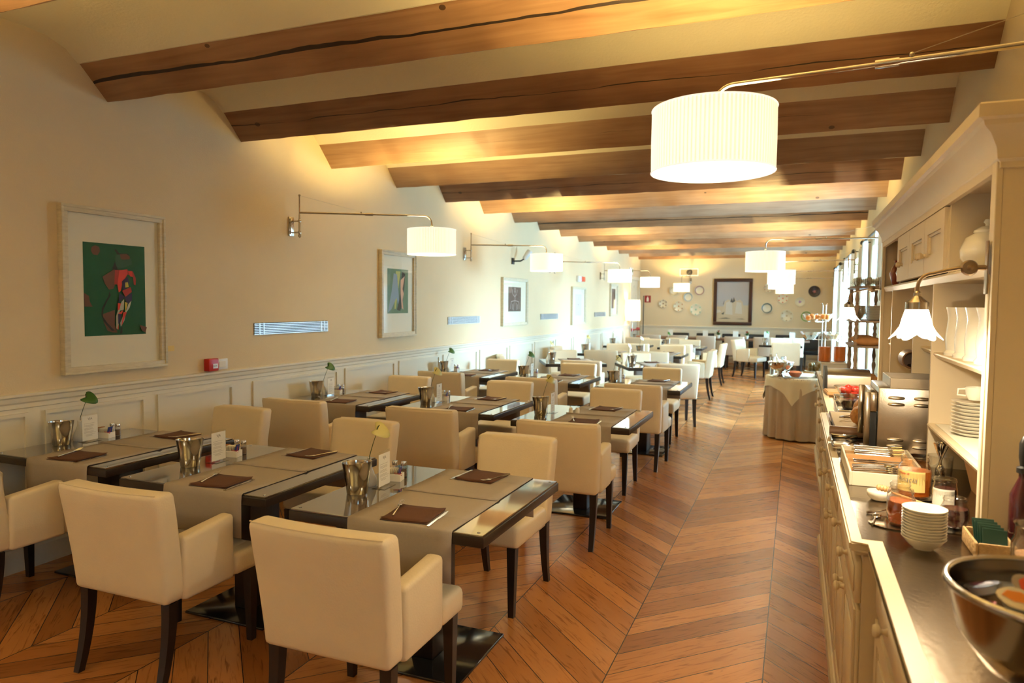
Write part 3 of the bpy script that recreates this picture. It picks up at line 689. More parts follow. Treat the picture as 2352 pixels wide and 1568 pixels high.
# ================================================================== WALL LAMPS
MSHADE = translucent('pleated_shade_fabric', (.86, .85, .78), .008, .34, (1.0, .99, .93))
MSHADE2 = translucent('pleated_shade_fold', (.80, .77, .66), .006, .25, (1.0, .97, .88))
MDIFF = translucent('lit_shade_diffuser', (.9, .9, .85), .05, 2.2, (1.0, .93, .76))
MWIRE = mat('steel_wire', (.5, .45, .38), .3, metal=1)
SR, SH = .22, .225
def wall_lamp(label, wall, foot, ex, ey, za, zt, watt=58, rod=True):
    """wall: point on the wall (x,y); foot dir +1 arm leaves towards +x, -1 towards -x, 0 from the far wall"""
    wx, wy = wall; r = tag(empty('wall_lamp', (wx, wy, za-.12)), label, 'wall lamp', 'swing-arm wall lamps with drum shades'); O = Vector((wx, wy, za-.12))
    d = {1: Vector((1, 0, 0)), -1: Vector((-1, 0, 0)), 0: Vector((0, -1, 0))}[foot]
    s = Vector((-d.y, d.x, 0)); rw = d*.10
    b = BM()
    M = Matrix(((d.x, s.x, 0, 0), (d.y, s.y, 0, 0), (0, 0, 1, 0), (0, 0, 0, 1)))
    box(b, 0, .014, -.035, .035, -.085, .085, .004, 2, M); box(b, .014, .022, -.024, .024, -.07, .07, .003, 2, M); put('wall_plate', b, MCHROME, r)
    b = BM()
    for z in (-.055, .045):
        tube(b, [M @ Vector((.018, 0, z)), M @ Vector((.10, 0, z))], .007, 10)
        lathe(b, [(0, -.016), (.012, -.012), (.016, 0), (.012, .012), (0, .016)], 14, tuple(rw+Vector((0, 0, z))))
    tube(b, [rw+Vector((0, 0, -.075)), rw+Vector((0, 0, .10))], .009, 10); lathe(b, [(0, -.02), (.014, -.008), (.014, .008), (0, .02)], 12, tuple(rw+Vector((0, 0, -.085)))); put('hinge_bracket', b, MCHROME, r)
    e = Vector((ex, ey, za))-O; st = rw+Vector((0, 0, .12)); u = (e-st).normalized(); L = (e-st).length; bz = Vector((0, 0, 1))
    b = BM(); tube(b, [rw+Vector((0, 0, .10)), rw+Vector((0, 0, .27))], .007, 10); lathe(b, [(0, -.012), (.011, -.006), (.011, .006), (0, .012)], 12, tuple(rw+Vector((0, 0, .27)))); put('upright_rod', b, MCHROME, r)
    j = st+u*L*.52
    b = BM(); tube(b, [st, j], .0095, 12); put('arm', b, MCHROME, r)
    cur = [j]; bend = e-u*.07; cur.append(bend-u*.05)
    for k in range(7):
        a = k/6*PI/2; cur.append(bend+u*.07*math.sin(a)-bz*.07*(1-math.cos(a)))
    tip = Vector((ex, ey, zt+.012))-O; cur.append(tip)
    b = BM(); tube(b, cur, .0075, 12); put('extension_arm', b, MCHROME, r)
    b = BM(); tube(b, [j-u*.035, j+u*.035], .0135, 14); sphere(b, j-u*.07+bz*.017, .008, u=8, v=6); put('joint_sleeve', b, MCHROME, r)
    b = BM(); tube(b, [rw+Vector((0, 0, .27)), j-u*.07+bz*.02], .0011, 5); put('stay_wire', b, MWIRE, r)
    c = Vector((ex, ey, zt))-O
    b = BM(); lathe(b, [(.005, .05), (.011, .042), (.011, .032), (.006, .028), (.012, .018), (.012, .008), (.006, .002)], 14, tuple(c)); tube(b, [c+bz*.02, c-bz*.10], .005, 8)
    for k in range(3):
        a = k*2*PI/3; tube(b, [c-bz*.004, c+Vector((math.cos(a)*SR*.98, math.sin(a)*SR*.98, -.004))], .0016, 5)
    put('shade_holder', b, MCHROME, r)
    b = BM(); n = 192
    rf = lambda a, z: 1+.004*math.cos(96*a)
    lathe(b, [(SR, -SH), (SR+.001, -SH*.5), (SR, 0)], n, tuple(c), rf=rf, cap=False)
    b.faces.ensure_lookup_table()
    for k, f in enumerate(b.faces): f.material_index = (k % n) % 2
    sh = put('lamp_shade', b, MSHADE, r, ang=80); sh.data.materials.append(MSHADE2)
    b = BM()
    for z in (0, -SH): tube(b, [c+Vector((SR*1.004*math.cos(2*PI*i/48), SR*1.004*math.sin(2*PI*i/48), z)) for i in range(49)], .0028, 6, cap=False)
    put('shade_trim', b, MSHADE, sh)
    b = BM(); lathe(b, [(0, -SH+.006), (SR*.985, -SH+.006)], 40, tuple(c), cap=False); put('diffuser', b, MDIFF, sh)
    ld = bpy.data.lights.new('lamp_bulb', 'POINT'); lo = bpy.data.objects.new('lamp_bulb', ld); COL.objects.link(lo); lo.parent = r; lo.location = c-bz*.11
    ld.energy = watt; ld.color = (1.0, .73, .26); ld.shadow_soft_size = .04
    return r
wall_lamp('swing-arm lamp with white pleated drum shade on left wall, nearest of the left row', (XL, 5.13), 1, -3.09, 5.71, 2.385, 2.262)
wall_lamp('second nearest drum-shade lamp of the left wall, beside the grey spotlight', (XL, 8.69), 1, -3.17, 9.13, 2.385, 2.27)
wall_lamp('third drum-shade lamp of the left wall, past the red and white alarm light', (XL, 12.27), 1, -3.05, 12.95, 2.37, 2.24)
wall_lamp('farthest drum-shade lamp on the left wall, before the door', (XL, 15.87), 1, -3.09, 16.1, 2.37, 2.22)
wall_lamp('small drum-shade lamp on the back wall above the decorative plates', (-2.78, YF), 0, -2.92, 19.75, 2.40, 2.19)
wall_lamp('very large lit drum shade hanging close above the aisle on a chrome arm', (XR, 2.56), -1, -.298, 2.70, 2.395, 2.312, 80)
wall_lamp('drum-shade lamp on a brass arm from behind the hutch, second on the right', (XR, 8.95), -1, -.345, 8.82, 2.375, 2.228)
wall_lamp('drum-shade lamp partly hidden below the second right one', (XR, 12.45), -1, -.235, 12.72, 2.34, 2.19)
wall_lamp('drum-shade lamp whose lower edge shows under the third right one', (XR, 15.4), -1, -.315, 15.5, 2.30, 2.17, 40)
wall_lamp('farthest drum-shade lamp of the right row', (XR, 19.3), -1, -.27, 19.5, 2.30, 2.14, 40)

wall_lamp('drum-shade lamp of the left wall beside the photographer', (XL, 1.56), 1, -3.1, 1.1, 2.385, 2.26, 32)
wall_lamp('drum-shade lamp of the left wall behind the photographer', (XL, -2.0), 1, -3.1, -1.6, 2.385, 2.26, 60)
wall_lamp('drum-shade lamp of the window wall behind the photographer', (XR, -1.35), -1, -.3, -1.3, 2.385, 2.28, 28)
# tall lamp by the door
r = tag(empty('floor_lamp', (-4.02, 18.62, 0)), 'slender floor lamp with tall cream shade in front of the door', 'floor lamp')
b = BM(); lathe(b, [(.15, 0), (.15, .012), (.14, .02), (0, .022)], 28); put('base', b, MCHROME, r)
b = BM(); tube(b, [(0, 0, .02), (0, 0, 1.5)], .008, 10); put('pole', b, MCHROME, r)
b = BM(); lathe(b, [(.205, 1.17), (.195, 1.72)], 40, cap=False); put('lamp_shade', b, translucent('tall_shade_fabric', (.85, .78, .55), .40, .38, (1.0, .86, .50)), r)
ld = bpy.data.lights.new('lamp_bulb', 'POINT'); lo = bpy.data.objects.new('lamp_bulb', ld); COL.objects.link(lo); lo.parent = r; lo.location = (0, 0, 1.5); ld.energy = 30; ld.color = (1, .72, .4); ld.shadow_soft_size = .05

# ================================================================== PICTURES AND WALL FITTINGS
def flat_mat(c, rough=.7):
    return mat('print_%02d%02d%02d' % tuple(int(q*99) for q in c), c, rough)
def art(parent, O, U, V, Nn, w, h, base, polys):
    """print in the plane through O spanned by U,V; polys in unit coordinates"""
    cols = []; bm = BM(); O, U, V, Nn = Vector(O), Vector(U), Vector(V), Vector(Nn)
    def P(u, v, k): return O+U*(u*w)+V*(v*h)+Nn*(.0004*k)
    def add(c, pts, k):
        if c not in cols: cols.append(c)
        f = bm.faces.new([bm.verts.new(P(u, v, k)) for u, v in pts]); f.material_index = cols.index(c)
    add(base, [(0, 0), (1, 0), (1, 1), (0, 1)], 0)
    for k, (c, pts) in enumerate(polys): add(c, pts, k+1)
    me = bpy.data.meshes.new('print'); bm.normal_update(); bm.to_mesh(me); bm.free()
    for c in cols: me.materials.append(flat_mat(c))
    o = bpy.data.objects.new('print', me); COL.objects.link(o); o.parent = parent; return o
def wall_picture(label, y0, y1, z0, z1, fw, mx, mz0, mz1, base, polys, fm=MFRAME, group='framed prints on the left wall'):
    r = tag(empty('framed_picture', (XL, (y0+y1)/2, z0)), label, 'picture', group); b = BM(); oy, oz = (y0+y1)/2, z0
    for (a, c, p, q) in ((y0, y1, z1-fw, z1), (y0, y1, z0, z0+fw), (y0, y0+fw, z0+fw, z1-fw), (y1-fw, y1, z0+fw, z1-fw)):
        box(b, 0, .038, a-oy, c-oy, p-oz, q-oz, .003)
    for (a, c, p, q) in ((y0, y1, z1-fw*.4, z1), (y0, y1, z0, z0+fw*.4), (y0, y0+fw*.4, z0+fw*.4, z1-fw*.4), (y1-fw*.4, y1, z0+fw*.4, z1-fw*.4)):
        box(b, .034, .046, a-oy, c-oy, p-oz, q-oz, .003)
    put('frame', b, fm, r)
    b = BM(); box(b, .002, .014, y0+fw*.8-oy, y1-fw*.8-oy, fw*.8, z1-z0-fw*.8); put('mount_board', b, MMATB, r, smooth=False)
    art(r, (.0150, y0+mx-oy, mz0-z0), (0, 1, 0), (0, 0, 1), (1, 0, 0), (y1-mx)-(y0+mx), mz1-mz0, base, polys)
    b = BM(); box(b, .022, .0235, y0+fw*.9-oy, y1-fw*.9-oy, fw*.9, z1-z0-fw*.9); put('glazing', b, MACRYL2, r, smooth=False)
    return r
MACRYL2 = thin_glass('picture_glass', (1, 1, 1), .0, .010, .20)
def px1(pts):
    o = []
    for x, y in pts:
        u = (x-307)/553; top = 380+57*u; bot = 1243-22*u; o.append((u, (bot-y)/(bot-top)))
    return o
br, rd, rd2, nv, wh, yl, bk, gr2 = (.14, .055, .03), (.62, .05, .03), (.36, .03, .02), (.03, .025, .07), (.42, .42, .32), (.55, .42, .06), (.02, .02, .012), (.03, .10, .05)
polys1 = [(br, px1([(380, 430), (410, 415), (445, 430), (452, 470), (430, 505), (390, 498), (375, 465)])),
 (br, px1([(308, 845), (350, 875), (355, 925), (378, 972), (310, 972)])),
 (br, px1([(465, 1040), (570, 1002), (568, 1140), (590, 1210), (545, 1208), (500, 1190), (468, 1110)])),
 (bk, px1([(525, 830), (536, 870), (500, 930), (470, 1000), (462, 1060), (500, 1120), (565, 1190), (540, 1195), (470, 1110), (450, 1050), (455, 990), (490, 920), (515, 880)])),
 (bk, px1([(580, 560), (600, 610), (610, 640), (550, 635)])), (bk, px1([(575, 455), (590, 450), (620, 490), (700, 495), (720, 530), (690, 540), (660, 510), (600, 500)])),
 (gr2, px1([(585, 505), (640, 500), (730, 545), (735, 590), (660, 620), (600, 630), (580, 570)])),
 (br, px1([(625, 500), (680, 495), (715, 520), (715, 545), (650, 548), (632, 540)])),
 (br, px1([(465, 700), (570, 632), (580, 640), (575, 770), (560, 810), (520, 818), (485, 765)])),
 (rd2, px1([(575, 640), (660, 640), (740, 655), (768, 720), (765, 780), (748, 775), (740, 700), (680, 680), (620, 775), (568, 770)])),
 (rd, px1([(615, 645), (690, 635), (690, 680), (640, 760), (625, 830), (605, 845), (595, 775)])), (rd, px1([(695, 655), (730, 652), (738, 705), (715, 700)])),
 (nv, px1([(650, 730), (690, 700), (705, 760), (665, 820), (640, 825), (635, 745)])), (yl, px1([(665, 755), (690, 752), (698, 795), (666, 800)])),
 (rd2, px1([(635, 830), (715, 795), (725, 840), (665, 885)])), (nv, px1([(610, 850), (660, 885), (725, 850), (725, 920), (680, 955), (655, 890), (595, 945)])),
 (wh, px1([(630, 925), (652, 905), (645, 1000), (610, 1010), (590, 1180), (575, 1170), (575, 1060), (595, 1000)])),
 (wh, px1([(690, 950), (718, 920), (700, 985), (665, 1030), (650, 1100), (615, 1155), (610, 1120), (640, 1050), (670, 1000)])),
 (rd, px1([(592, 940), (620, 945), (605, 1000), (590, 1005)])), (rd, px1([(590, 1035), (640, 1005), (625, 1040)])), (rd, px1([(640, 1022), (672, 1022), (630, 1130), (620, 1150)])), (rd, px1([(595, 1125), (592, 1180), (582, 1185)])),
 (yl, px1([(655, 930), (680, 940), (670, 985), (657, 1022)])), (nv, px1([(590, 1038), (620, 1040), (605, 1120), (590, 1130)])), (bk, px1([(612, 1170), (628, 1150), (625, 1215), (605, 1220)])),
 (br, px1([(790, 1140), (860, 1160), (845, 1210), (810, 1190)]))]
wall_picture('large framed print of patchwork figure on dark green, nearest picture', 2.98, 3.745, 1.13, 2.187, .045, .155, 1.365, 1.965, (.004, .085, .026), polys1)
g2, bl2, pk, ol = (.10, .19, .11), (.22, .30, .36), (.62, .36, .24), (.42, .42, .12)
wall_picture('framed green and blue abstract print behind the nearest left lamp shade', 6.56, 7.32, 1.21, 2.17, .05, .155, 1.475, 1.975, g2,
 [(ol, [(.4, .95), (.62, .95), (.5, .5), (.4, .1), (.33, .1)]), (bl2, [(.3, .9), (.45, .88), (.52, .5), (.6, .05), (.42, .35), (.2, .1), (.02, .02), (.2, .5)]), (bk, [(.7, .95), (.85, .9), (.8, .55), (.72, .2), (.6, .05), (.45, .08), (.55, .3), (.62, .6)]), (pk, [(.62, .75), (.82, .85), (.72, .55), (.78, .45), (.72, .3), (.76, .08), (.68, .12), (.62, .45)])])
ln = (.42, .38, .34)
def strokes(col, seqs, w=.012):
    out = []
    for s in seqs:
        for (a, c) in zip(s, s[1:]):
            dx, dy = c[0]-a[0], c[1]-a[1]; L = math.hypot(dx, dy) or 1; nx, ny = -dy/L*w, dx/L*w
            out.append((col, [(a[0]+nx, a[1]+ny), (a[0]-nx, a[1]-ny), (c[0]-nx, c[1]-ny), (c[0]+nx, c[1]+ny)]))
    return out
wall_picture('white-framed brown print with pale scratched figure, third picture', 9.98, 11.07, 1.245, 2.0, .045, .27, 1.47, 1.86, (.11, .07, .055),
 strokes(ln, [[(.3, .9), (.35, .7), (.5, .6), (.65, .72), (.7, .9)], [(.45, .95), (.55, .95), (.55, .8), (.45, .8), (.45, .95)], [(.5, .78), (.5, .35)], [(.2, .4), (.5, .45), (.8, .4), (.85, .1)], [(.2, .4), (.15, .1)], [(.42, .35), (.38, .05)], [(.58, .35), (.62, .05)], [(.3, .3), (.28, .08)], [(.7, .3), (.72, .08)]], .014))
wall_picture('pale blue-white framed print washed out by daylight, fourth picture', 13.61, 14.6, 1.175, 1.95, .045, .27, 1.36, 1.80, (.62, .68, .72),
 strokes((.5, .15, .10), [[(.5, .9), (.55, .8), (.45, .75)], [(.4, .55), (.55, .5), (.5, .45)], [(.5, .2), (.5, .1)], [(.2, .35), (.22, .3)]], .02))
wall_picture('framed brown print with a pale stripe, farthest picture before the lamp', 16.78, 17.52, 1.31, 2.1, .05, .18, 1.5, 1.98, (.16, .10, .08), [((.62, .5, .3), [(.55, 0), (.95, 0), (.95, .45), (.55, .45)]), ((.03, .025, .02), [(.6, .5), (.9, .55), (.8, .95), (.65, .9)])])
# far painting in walnut frame
r = tag(empty('framed_painting', (-1.615, YF, 1.05)), 'painting of pale ruins in dark walnut frame on the back wall', 'painting')
b = BM()
for (a, c, p, q) in ((-.515, .515, 1.20, 1.29), (-.515, .515, 0, .09), (-.515, -.425, .09, 1.20), (.425, .515, .09, 1.20)): box(b, a, c, -.05, 0, p, q, .01)
put('frame', b, MFRAMED, r)
wsh = (.55, .50, .42); tn = (.52, .42, .28); dk = (.10, .09, .08)
art(r, (-.43, -.02, .085), (1, 0, 0), (0, 0, 1), (0, -1, 0), .86, 1.12, (.40, .37, .35),
 [((.50, .40, .26), [(0, 0), (1, 0), (1, .42), (0, .38)]), (tn, [(.15, .15), (.9, .15), (.8, .5), (.72, .56), (.62, .52), (.55, .6), (.45, .53), (.35, .56), (.25, .5)]), (wsh, [(.28, .2), (.5, .18), (.48, .5), (.4, .52), (.3, .48)]), (wsh, [(.58, .22), (.8, .2), (.76, .48), (.62, .5)]), (dk, [(.2, .45), (.24, .55), (.22, .42)]), (dk, [(.42, .5), (.47, .6), (.5, .52), (.53, .62), (.58, .52), (.5, .48)]), (dk, [(.15, .2), (.25, .26), (.22, .18)]), (dk, [(.05, .08), (.45, .085), (.3, .11)]), (dk, [(.6, .08), (.9, .07), (.8, .09)]), (wsh, [(.0, .22), (.15, .25), (.1, .3), (0, .3)])])
# vents
for k, y0 in enumerate((4.655, 8.20, 11.80, 15.42)):
    r = tag(empty('wall_vent', (XL, y0+.5, 1.315)), 'slatted air vent in the left wall, ' + ('nearest one below the first lamp', 'second one between the second and third pictures', 'third one between two white-framed pictures', 'farthest one')[k], 'vent', 'wall air vents')
    b = BM(); box(b, 0, .003, -.5, .5, 0, .10); put('backing', b, MVENTB, r, smooth=False)
    b = BM()
    for i in range(7): box(b, .003, .012, -.5, .5, .0145*i+.001, .0145*i+.0085)
    put('slats', b, MALU, r, smooth=False)
    for y in (-.44, -.39, .39, .44):
        b = BM(); box(b, .012, .015, y-.006, y+.006, 0, .1); put('crossbar', b, MALU, r, smooth=False)
# fire alarm call point + switch
r = tag(empty('fire_alarm_call_point', (XL, 4.165, 1.105)), 'red fire alarm call point on the wall left of the socket plate', 'fire alarm')
b = BM(); box(b, 0, .055, -.05, .05, -.048, .048, .007, 3); put('housing', b, MRED, r)
b = BM(); box(b, .055, .057, -.010, .038, -.028, .008, .001, 1); w = put('white_window', b, MPLAST, r, smooth=False)
b = BM()
for k in range(3): box(b, .0572, .0576, -.002+.012*k-.003, -.002+.012*k+.003, -.012, -.006)
put('arrow_marks', b, MDARK, w, smooth=False)
r = tag(empty('switch_plate', (XL, 4.30, 1.10)), 'white plastic switch plate right of the red fire alarm', 'switch')
b = BM(); box(b, 0, .010, -.065, .055, -.042, .042, .004, 2); put('plate', b, MPLAST, r)
b = BM(); box(b, .010, .013, -.038, .028, -.024, .024, .001, 1); put('rocker', b, MPAPER, r, smooth=False)
b = BM(); box(b, XL, XL+.003, 3.752, 3.84, 1.23, 1.27); tag(put('picture_label', b, MLABEL, smooth=False), 'small cream caption label beside the green figure print', 'label')
# spotlight, alarm light, signs
r = tag(empty('spotlight', (XL, 10.45, 2.27)), 'grey cylindrical spotlight tilted up on black bracket', 'spotlight')
b = BM(); box(b, 0, .02, -.05, .05, -.05, .05, .008); tube(b, [(.02, 0, 0), (.14, 0, .0)], .012, 8); tube(b, [(.14, 0, 0), (.17, .05, .03)], .012, 8); put('bracket', b, MDARK, r)
b = BM(); M = Tr(.2, .12, .10) @ Vector((.3, .45, .62)).to_track_quat('Z', 'Y').to_matrix().to_4x4(); M = M @ Matrix.Scale(.62, 4); lathe(b, [(.035, -.15), (.06, -.11), (.075, .02), (.075, .13), (.065, .135), (.06, .09), (0, .08)], 22, M=M); put('housing', b, mat('grey_metal', (.55, .56, .55), .35), r)
r = tag(empty('alarm_light', (XL, 14.2, 2.06)), 'white alarm light with red lens above the fourth picture', 'alarm light')
b = BM(); box(b, 0, .05, -.22, .02, 0, .12, .01); put('housing', b, MPLAST, r)
b = BM(); box(b, 0, .06, .02, .26, .01, .11, .01); put('lens', b, mat('orange_red_lens', (.75, .10, .04), .3), r)
r = tag(empty('exit_sign', (XL, 18.98, 2.42)), 'green and white exit sign above the door', 'sign')
b = BM(); box(b, 0, .03, -.06, .34, -.02, .18, .004); put('housing', b, MPLAST, r)
b = BM(); box(b, .031, .032, .0, .12, .0, .08); box(b, .031, .032, .16, .28, .06, .14); put('pictogram', b, MGREEN, r, smooth=False)
r = tag(empty('fire_sign', (-3.98, YF, 1.66)), 'small red fire extinguisher sign on the back wall', 'sign')
b = BM(); box(b, -.09, .09, -.008, 0, 0, .20); put('plate', b, mat('dark_red_sign', (.32, .03, .03), .5), r, smooth=False)
b = BM(); prism(b, [(-.03, .03), (.03, .03), (.03, .12), (.01, .15), (.012, .17), (-.012, .17), (-.01, .15), (-.03, .12)], -.0095, -.0082, 'y'); put('pictogram', b, MPAPER, r, smooth=False)
b = BM(); tube(b, [(-4.05, 20.2, 0.015), (-4.05, 20.2, 1.85)], .013, 10); lathe(b, [(.14, 0), (.14, .015), (.02, .02)], 24, (-4.05, 20.2, 0)); tag(put('sign_stand', b, MDARK), 'thin black pole standing in the far left corner', 'stand')
r = tag(empty('loudspeaker_panel', (-2.82, YF, 2.42)), 'rectangular cream-framed loudspeaker grille high on the back wall', 'loudspeaker')
b = BM()
for (a, c, p, q) in ((-.26, .26, .185, .21), (-.26, .26, 0, .025), (-.26, -.235, .025, .185), (.235, .26, .025, .185)): box(b, a, c, -.03, 0, p, q)
put('frame', b, MPLAST, r, smooth=False)
b = BM(); box(b, -.235, .235, -.02, 0, .025, .185); g_ = put('grille', b, mat('grey_grille', (.20, .17, .13), .7), r, smooth=False)
b = BM(); lathe(b, [(.085, 0), (.08, .004), (0, .004)], 26, M=Tr(.01, -.02, .105) @ Matrix.Rotation(PI/2, 4, 'X')); put('cone', b, MDARK, r)
r = tag(empty('wall_vent', (-.17, YF, 2.42)), 'small white-framed vent high on the back wall, right part', 'vent')
b = BM(); box(b, -.16, .16, -.02, 0, 0, .17, .004); put('frame', b, MPLAST, r)
b = BM(); box(b, -.13, .13, -.024, -.02, .03, .14); put('grille', b, bpy.data.materials['grey_grille'], r, smooth=False)
# decorative plates on the far wall
PL = [(-3.53, 1.63, .125, (.16, .05, .03), 'spotted', 'small round plate with dark red spots, lowest left of the painting'), (-3.09, 1.56, .149, (.45, .2, .08), 'spotted', 'plate with rust and green sprigs left of the painting, lower middle'), (-2.83, 1.82, .136, (.30, .36, .38), 'ring', 'blue-grey rimmed plate with yellow bird, under the small lamp'),
 (-2.61, 1.47, .172, (.30, .45, .32), 'spotted', 'largest plate with green and orange checks, left of the painting'), (-3.23, 1.99, .137, (.5, .42, .25), 'ring', 'plain cream plate half hidden by the small lamp shade'), (-2.52, 2.01, .147, (.30, .16, .16), 'ring', 'white plate with brown dotted rim, nearest upper left of the painting'),
 (-.70, 2.08, .125, (.55, .25, .15), 'spotted', 'scalloped terracotta-edged plate behind the right lamp shades'), (-.32, 1.8, .141, (.6, .15, .08), 'spotted', 'plate with red petals below the right lamp shades'), (.11, 1.71, .128, (.35, .2, .35), 'centre', 'cream plate with small purple centre, right group'), (-.72, 1.53, .154, (.09, .12, .11), 'ring', 'plate with dark green wreath rim, just right of the painting'),
 (-.21, 1.33, .164, (.45, .35, .2), 'spotted', 'cream plate with brown dots, lowest of the right group'), (.28, 1.32, .151, (.2, .32, .08), 'ring', 'green-rimmed plate behind the orange bowls'), (.46, 1.99, .15, (.035, .02, .02), 'dark', 'dark brown glazed plate with small star, upper right')]
for x, z, rad, c, kd, l in PL:
    r = tag(empty('decorative_plate', (x, YF, z)), l, 'plate', 'decorative plates on the back wall'); M = Matrix.Rotation(PI/2, 4, 'X')
    pm = mat('glaze_dark', (.03, .018, .02), .2, coat=.5) if kd == 'dark' else mat('glaze_cream', (.66, .60, .44), .25, coat=.4)
    rf = (lambda a, z: 1+.04*math.cos(10*a)) if 'scalloped' in l else None
    b = BM(); lathe(b, [(rad*.5, .004), (rad*.6, .014), (rad*.97, .030), (rad, .034), (rad*.96, .036), (rad*.68, .020), (rad*.6, .013), (0, .012)], 36, rf=rf, M=M); put('plate', b, pm, r)
    dm = flat_mat(c, .3)
    b = BM()
    if kd == 'ring': lathe(b, [(rad*.70, .0225), (rad*.90, .0325), (rad*.88, .034), (rad*.71, .0245)], 30, cap=False, M=M)
    elif kd == 'spotted':
        for k in range(6): lathe(b, [(rad*.13, .002), (0, .003)], 8, (rad*.78*math.cos(k*PI/3+.5), rad*.78*math.sin(k*PI/3+.5), .029), M=M)
        lathe(b, [(rad*.16, .0125), (0, .014)], 8, M=M)
    elif kd == 'centre': lathe(b, [(rad*.28, .0125), (0, .0135)], 9, rf=lambda a, z: 1+.3*math.cos(3*a), M=M)
    else: prism(b, [((.35 if i % 2 else .16)*rad*math.cos(i*PI/5), (.35 if i % 2 else .16)*rad*math.sin(i*PI/5)) for i in range(10)], .0125, .015, 'z', M); dm = flat_mat((.35, .08, .05), .4)
    put('painted_decoration', b, dm, r)
# curtains
def curtain(y0, y1, x, z0, z1, m, label, name='sheer_curtain', amp=.03, waves=6):
    b = BM(); n = waves*8; cols = []
    for i in range(n+1):
        y = y0+(y1-y0)*i/n; xx = x+amp*math.sin(i/n*waves*2*PI)
        cols.append([b.verts.new((xx*1+(x-xx)*.3*(k == 3), y, z0+(z1-z0)*k/3)) for k in range(4)])
    for i in range(n):
        for k in range(3): b.faces.new((cols[i][k], cols[i+1][k], cols[i+1][k+1], cols[i][k+1]))
    return tag(put(name, b, m, ang=80), label, 'curtain', 'window curtains')
nm = ['nearest window', 'middle window', 'farthest window']
for i, (a, c) in enumerate(WINDOWS):
    curtain(a-.25, a+.22, .86, .05, 2.48, MSHEER, 'white sheer curtain, near side of the '+nm[i]); curtain(c-.22, c+.25, .86, .05, 2.48, MSHEER, 'white sheer curtain, far side of the '+nm[i])
    b = BM(); tube(b, [(.86, a-.35, 2.50), (.86, c+.35, 2.50)], .014, 10); sphere(b, (.86, a-.37, 2.50), .035); sphere(b, (.86, c+.37, 2.50), .035)
    for y in (a-.3, c+.3): tube(b, [(.955, y, 2.50), (.86, y, 2.50)], .008, 8)
    tag(put('curtain_rod', b, MDARK), 'black curtain rod with ball ends over the '+nm[i], 'curtain rod', 'curtain rods')
curtain(11.15, 11.75, .88, .05, 2.45, MDRAPE, 'heavy cream drape against the wall after the nearest window', 'drape', .04, 4)
r = tag(empty('wall_mirror', (XR, 12.4, 2.2)), 'small oval mirror in a dark twisted metal frame on the window wall', 'mirror')
b = BM(); M = Matrix.Rotation(-PI/2, 4, 'Y')
tube(b, [(-.02, .13*math.cos(2*PI*i/36), .2*math.sin(2*PI*i/36)) for i in range(37)], .012, 8, cap=False); tube(b, [(-.01, 0, .2), (-.02, .04, .28), (-.02, -.02, .33)], .008, 8); put('frame', b, MDARK, r)
b = BM(); lathe(b, [(.13, 0), (.12, .006), (0, .008)], 36, M=Matrix.Diagonal((1, 1, 1.5, 1)) @ M); put('mirror_glass', b, MSTEEL, r)

# ================================================================== SIDEBOARD AND HUTCH
WT = .90
OUT = [(.226, -1.9), (.226, 2.30), (.17, 2.30), (.17, 5.06), (.226, 5.06), (.226, 8.3), (.953, 8.3), (.953, -1.9)]
INS = [(.262, -1.86), (.262, 2.336), (.206, 2.336), (.206, 5.024), (.262, 5.024), (.262, 8.26), (.945, 8.26), (.945, -1.86)]
wt = empty('worktop', (.55, 3.0, WT)); tag(wt, 'long worktop with cream moulded edge and brushed steel surface', 'worktop')
off = Tr(-.55, -3.0, -WT)
b = BM(); prism(b, OUT, WT-.030, WT-.001, 'z', off); bmesh.ops.bevel(b, geom=b.edges[:], offset=.006, segments=2, affect='EDGES')
prism(b, [(p[0]+(.02 if p[0] < .9 else 0), p[1]+(.02 if p[1] == 2.30 else (-.02 if p[1] == 5.06 else 0))) for p in OUT], WT-.045, WT-.030, 'z', off); put('moulded_edge', b, MCREAM, wt, ang=50)
b = BM(); prism(b, INS, WT-.001, WT, 'z', off); put('steel_surface', b, MTOP, wt, smooth=False)
def knob(par, x, y, z):
    b = BM(); M = Tr(x, y, z) @ Matrix.Rotation(-PI/2, 4, 'Y')
    lathe(b, [(.011, 0), (.007, .008), (.007, .014), (.016, .020), (.018, .027), (.014, .034), (0, .036)], 18, M=M); put('knob', b, MCREAM, par)
def cabinet(label, y0, y1, xf, n):
    r = tag(empty('sideboard_cabinet', (xf, y0, 0)), label, 'cabinet', 'sideboard cabinets')
    b = BM(); box(b, .02, .950-xf, 0, y1-y0, .09, WT-.046); box(b, .05, .950-xf, .01, y1-y0-.01, 0, .09); put('carcass', b, MCREAM, r, smooth=False)
    b = BM(); prism(b, [(.02, 0), (-.012, 0), (-.012, .07), (-.002, .085), (.02, .095)], 0, y1-y0, 'y'); put('plinth', b, MCREAM, r, smooth=False)
    w = (y1-y0)/n
    for k in range(n):
        a, c = k*w+.02, (k+1)*w-.02
        b = BM(); box(b, .002, .02, a, c, .70, WT-.07, .003, 1); box(b, -.003, .002, a+.025, c-.025, .725, WT-.095, .002, 1); d = put('drawer', b, MCREAM, r, ang=60)
        knob(d, -.003, a+(c-a)*.3, .77); knob(d, -.003, a+(c-a)*.7, .77)
        for (p, q, ky) in ((a, (a+c)/2-.002, (a+c)/2-.035), ((a+c)/2+.002, c, (a+c)/2+.035)):
            b = BM(); box(b, .006, .02, p, q, .12, .68, .002, 1); frame_ring(b, p, q, .12, .68, .055, -.006, .006, 'x'); frame_ring(b, p+.055, q-.055, .175, .625, .010, -.003, .006, 'x')
            box(b, .001, .006, p+.085, q-.085, .205, .595, .002, 1)
            d = put('door', b, MCREAM, r, ang=60); knob(d, .0, ky, .60)
    return r
